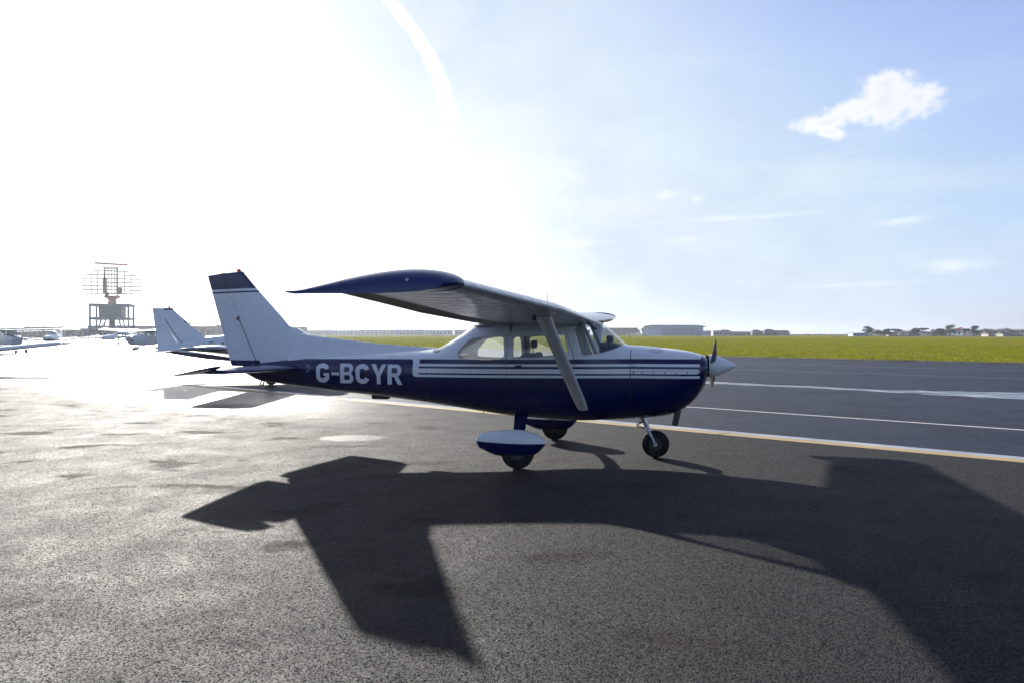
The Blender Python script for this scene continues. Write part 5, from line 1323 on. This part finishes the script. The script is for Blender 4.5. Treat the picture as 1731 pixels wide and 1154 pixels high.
for i, (u, w, h, rf, wl, lb) in enumerate(((1455, 26, 6, 'flat', 'bluesheet', 'blue-and-white shed at the left end of the trees'), (1510, 16, 4.5, 'gable', 'render', 'pale house below the flat-topped pine'), (1530, 16, 4.6, 'gable', 'bluesheet', 'bluish house between the evergreen groups'), (1545, 18, 4.4, 'flat', 'render', 'low pale shed below the twin dark crowns'),
        (1676, 11, 8, 'gable', 'render', 'small gabled house below the bare trees'), (1700, 9, 8, 'gable', 'render', 'pale gabled cottage left of the long white house'), (1716, 22, 6.5, 'gable', 'render', 'long white house at the right edge'))):
    building('house', lb, 'house', u, 540, w, h, 8, wl, rf, 'tile', nwin=4, group=GH)
# wind sock
wp = pix(1626, 565, 520); ws = thing('windsock', 'red wind sock blowing left from a red-and-white mast', 'wind sock', (wp.x, 520, 0))
bm = BM(); k5 = 520/1190.66
def _rw():
    m = bpy.data.materials.new('red_white_bands'); m.use_nodes = True; t = NT(m.node_tree); b = t.n['Principled BSDF']; co = t.new('ShaderNodeTexCoord').outputs['Object']
    sp = t.new('ShaderNodeSeparateXYZ'); t.l.new(co, sp.inputs[0]); t.put(b.inputs['Base Color'], t.mix(t.m('GREATER_THAN', t.m('SINE', t.m('MULTIPLY', sp.outputs[2], 3.2)), 0), (.75, .7, .66, 1), (.55, .06, .03, 1))); return m
tube(bm, [(0, 0, 0), (0, 0, 14.8*k5)], .14, 8); obj('mast', bm, _rw(), ws)
bm = BM(); tube(bm, [(0, 0, 14.4*k5), (-1.6, 0, 14.2*k5), (-3.2, .2, 13.2*k5), (-4.2, .2, 12.4*k5)], [.62, .55, .38, .25], 12); obj('sock', bm, pmat('red_sock_cloth', (.85, .10, .04), .8), ws)
# slim masts and runway-edge markers
for u, hpx, lb in ((1261, 24, 'thin radio mast above the brown-roofed houses'), (1688, 14, 'pale mast left of the white house'), (27, 22, 'thin mast above the far-left cabin')):
    p = pix(u, 565, 600 if u > 100 else 250); k = p.y/1190.66; m_ = thing('mast', lb, 'mast', (p.x, p.y, 0)); bm = BM(); tube(bm, [(0, 0, 0), (0, 0, hpx*k)], [.12*k*2, .05*k*2], 6); obj('pole', bm, M['railm'], m_)
    bm = BM(); box(bm, -.3, .3, -.3, .3, 0, .4, .05); obj('base', bm, M['render'], m_)
for u, D, lb in ((1407, 300, 'tiny white marker board alone on the open grass'), (1608, 310, 'white marker board on the grass below the tall evergreen'), (1690, 280, 'white marker board on the grass below the mast'), (1706, 285, 'white marker board on the grass, farthest right')):
    p = pix(u, 565, D); m_ = thing('marker_board', lb, 'marker', (p.x, D, .1)); bm = BM(); box(bm, -.35, .35, -.04, .04, .25, .65, .02); obj('board', bm, M['render'], m_)
    for q in (-.25, .25): bm = BM(); tube(bm, [(q, 0, -.1), (q, 0, .28)], .02, 6); obj('leg', bm, M['railm'], m_)
for u, v, lb in ((950.5, 604, 'small orange taxiway marker seen through the door window'), (958, 604, 'dark taxiway marker beside the orange one')):
    D = 1190.66*CAMH/(v-564.3); p = pix(u, v, D); m_ = thing('marker_cone', lb, 'cone', (p.x, D, .005))
    bm = BM(); lathe(bm, [(0, .17), (.05, .15), (.42, .03)], 'Z', 12); obj('cone', bm, M['red'] if 'orange' in lb else M['dark'], m_); bm = BM(); box(bm, -.2, .2, -.2, .2, 0, .03, .01); obj('base', bm, M['black'], m_)
# parked aeroplanes in front of the hangar
low_copy('small white aeroplane parked left of the curved hangar doors', (pix(1062, 565, 430).x, 430, 0), R(160))
high_wing_copy('small high-wing aeroplane parked before the curved hangar', (pix(1092, 565, 420).x, 420, 0), R(20), skip=('wheel_fairing', 'seat', 'rear_seat', 'instrument_panel'))
high_wing_copy('small high-wing aeroplane parked before the far row of sheds', (pix(735, 565, 440).x, 440, 0), R(10), skip=('wheel_fairing', 'seat', 'rear_seat', 'instrument_panel'))
#@@HAZE@@
bm = BM(); box(bm, -3000, 3000, -3000, 3000, -1.35, 30)
hm = bpy.data.materials.new('haze'); hm.use_nodes = True; ht = NT(hm.node_tree); ht.n.clear()
pv = ht.new('ShaderNodeVolumePrincipled'); pv.inputs['Color'].default_value = (.80, .88, 1.0, 1); pv.inputs['Density'].default_value = .00018; pv.inputs['Anisotropy'].default_value = .60
ho = ht.new('ShaderNodeOutputMaterial'); ht.l.new(pv.outputs[0], ho.inputs['Volume'])
hz = obj('haze', bm, hm, smooth=False); tag(hz, 'thin pale haze lying over the whole airfield', 'haze', kind='stuff')
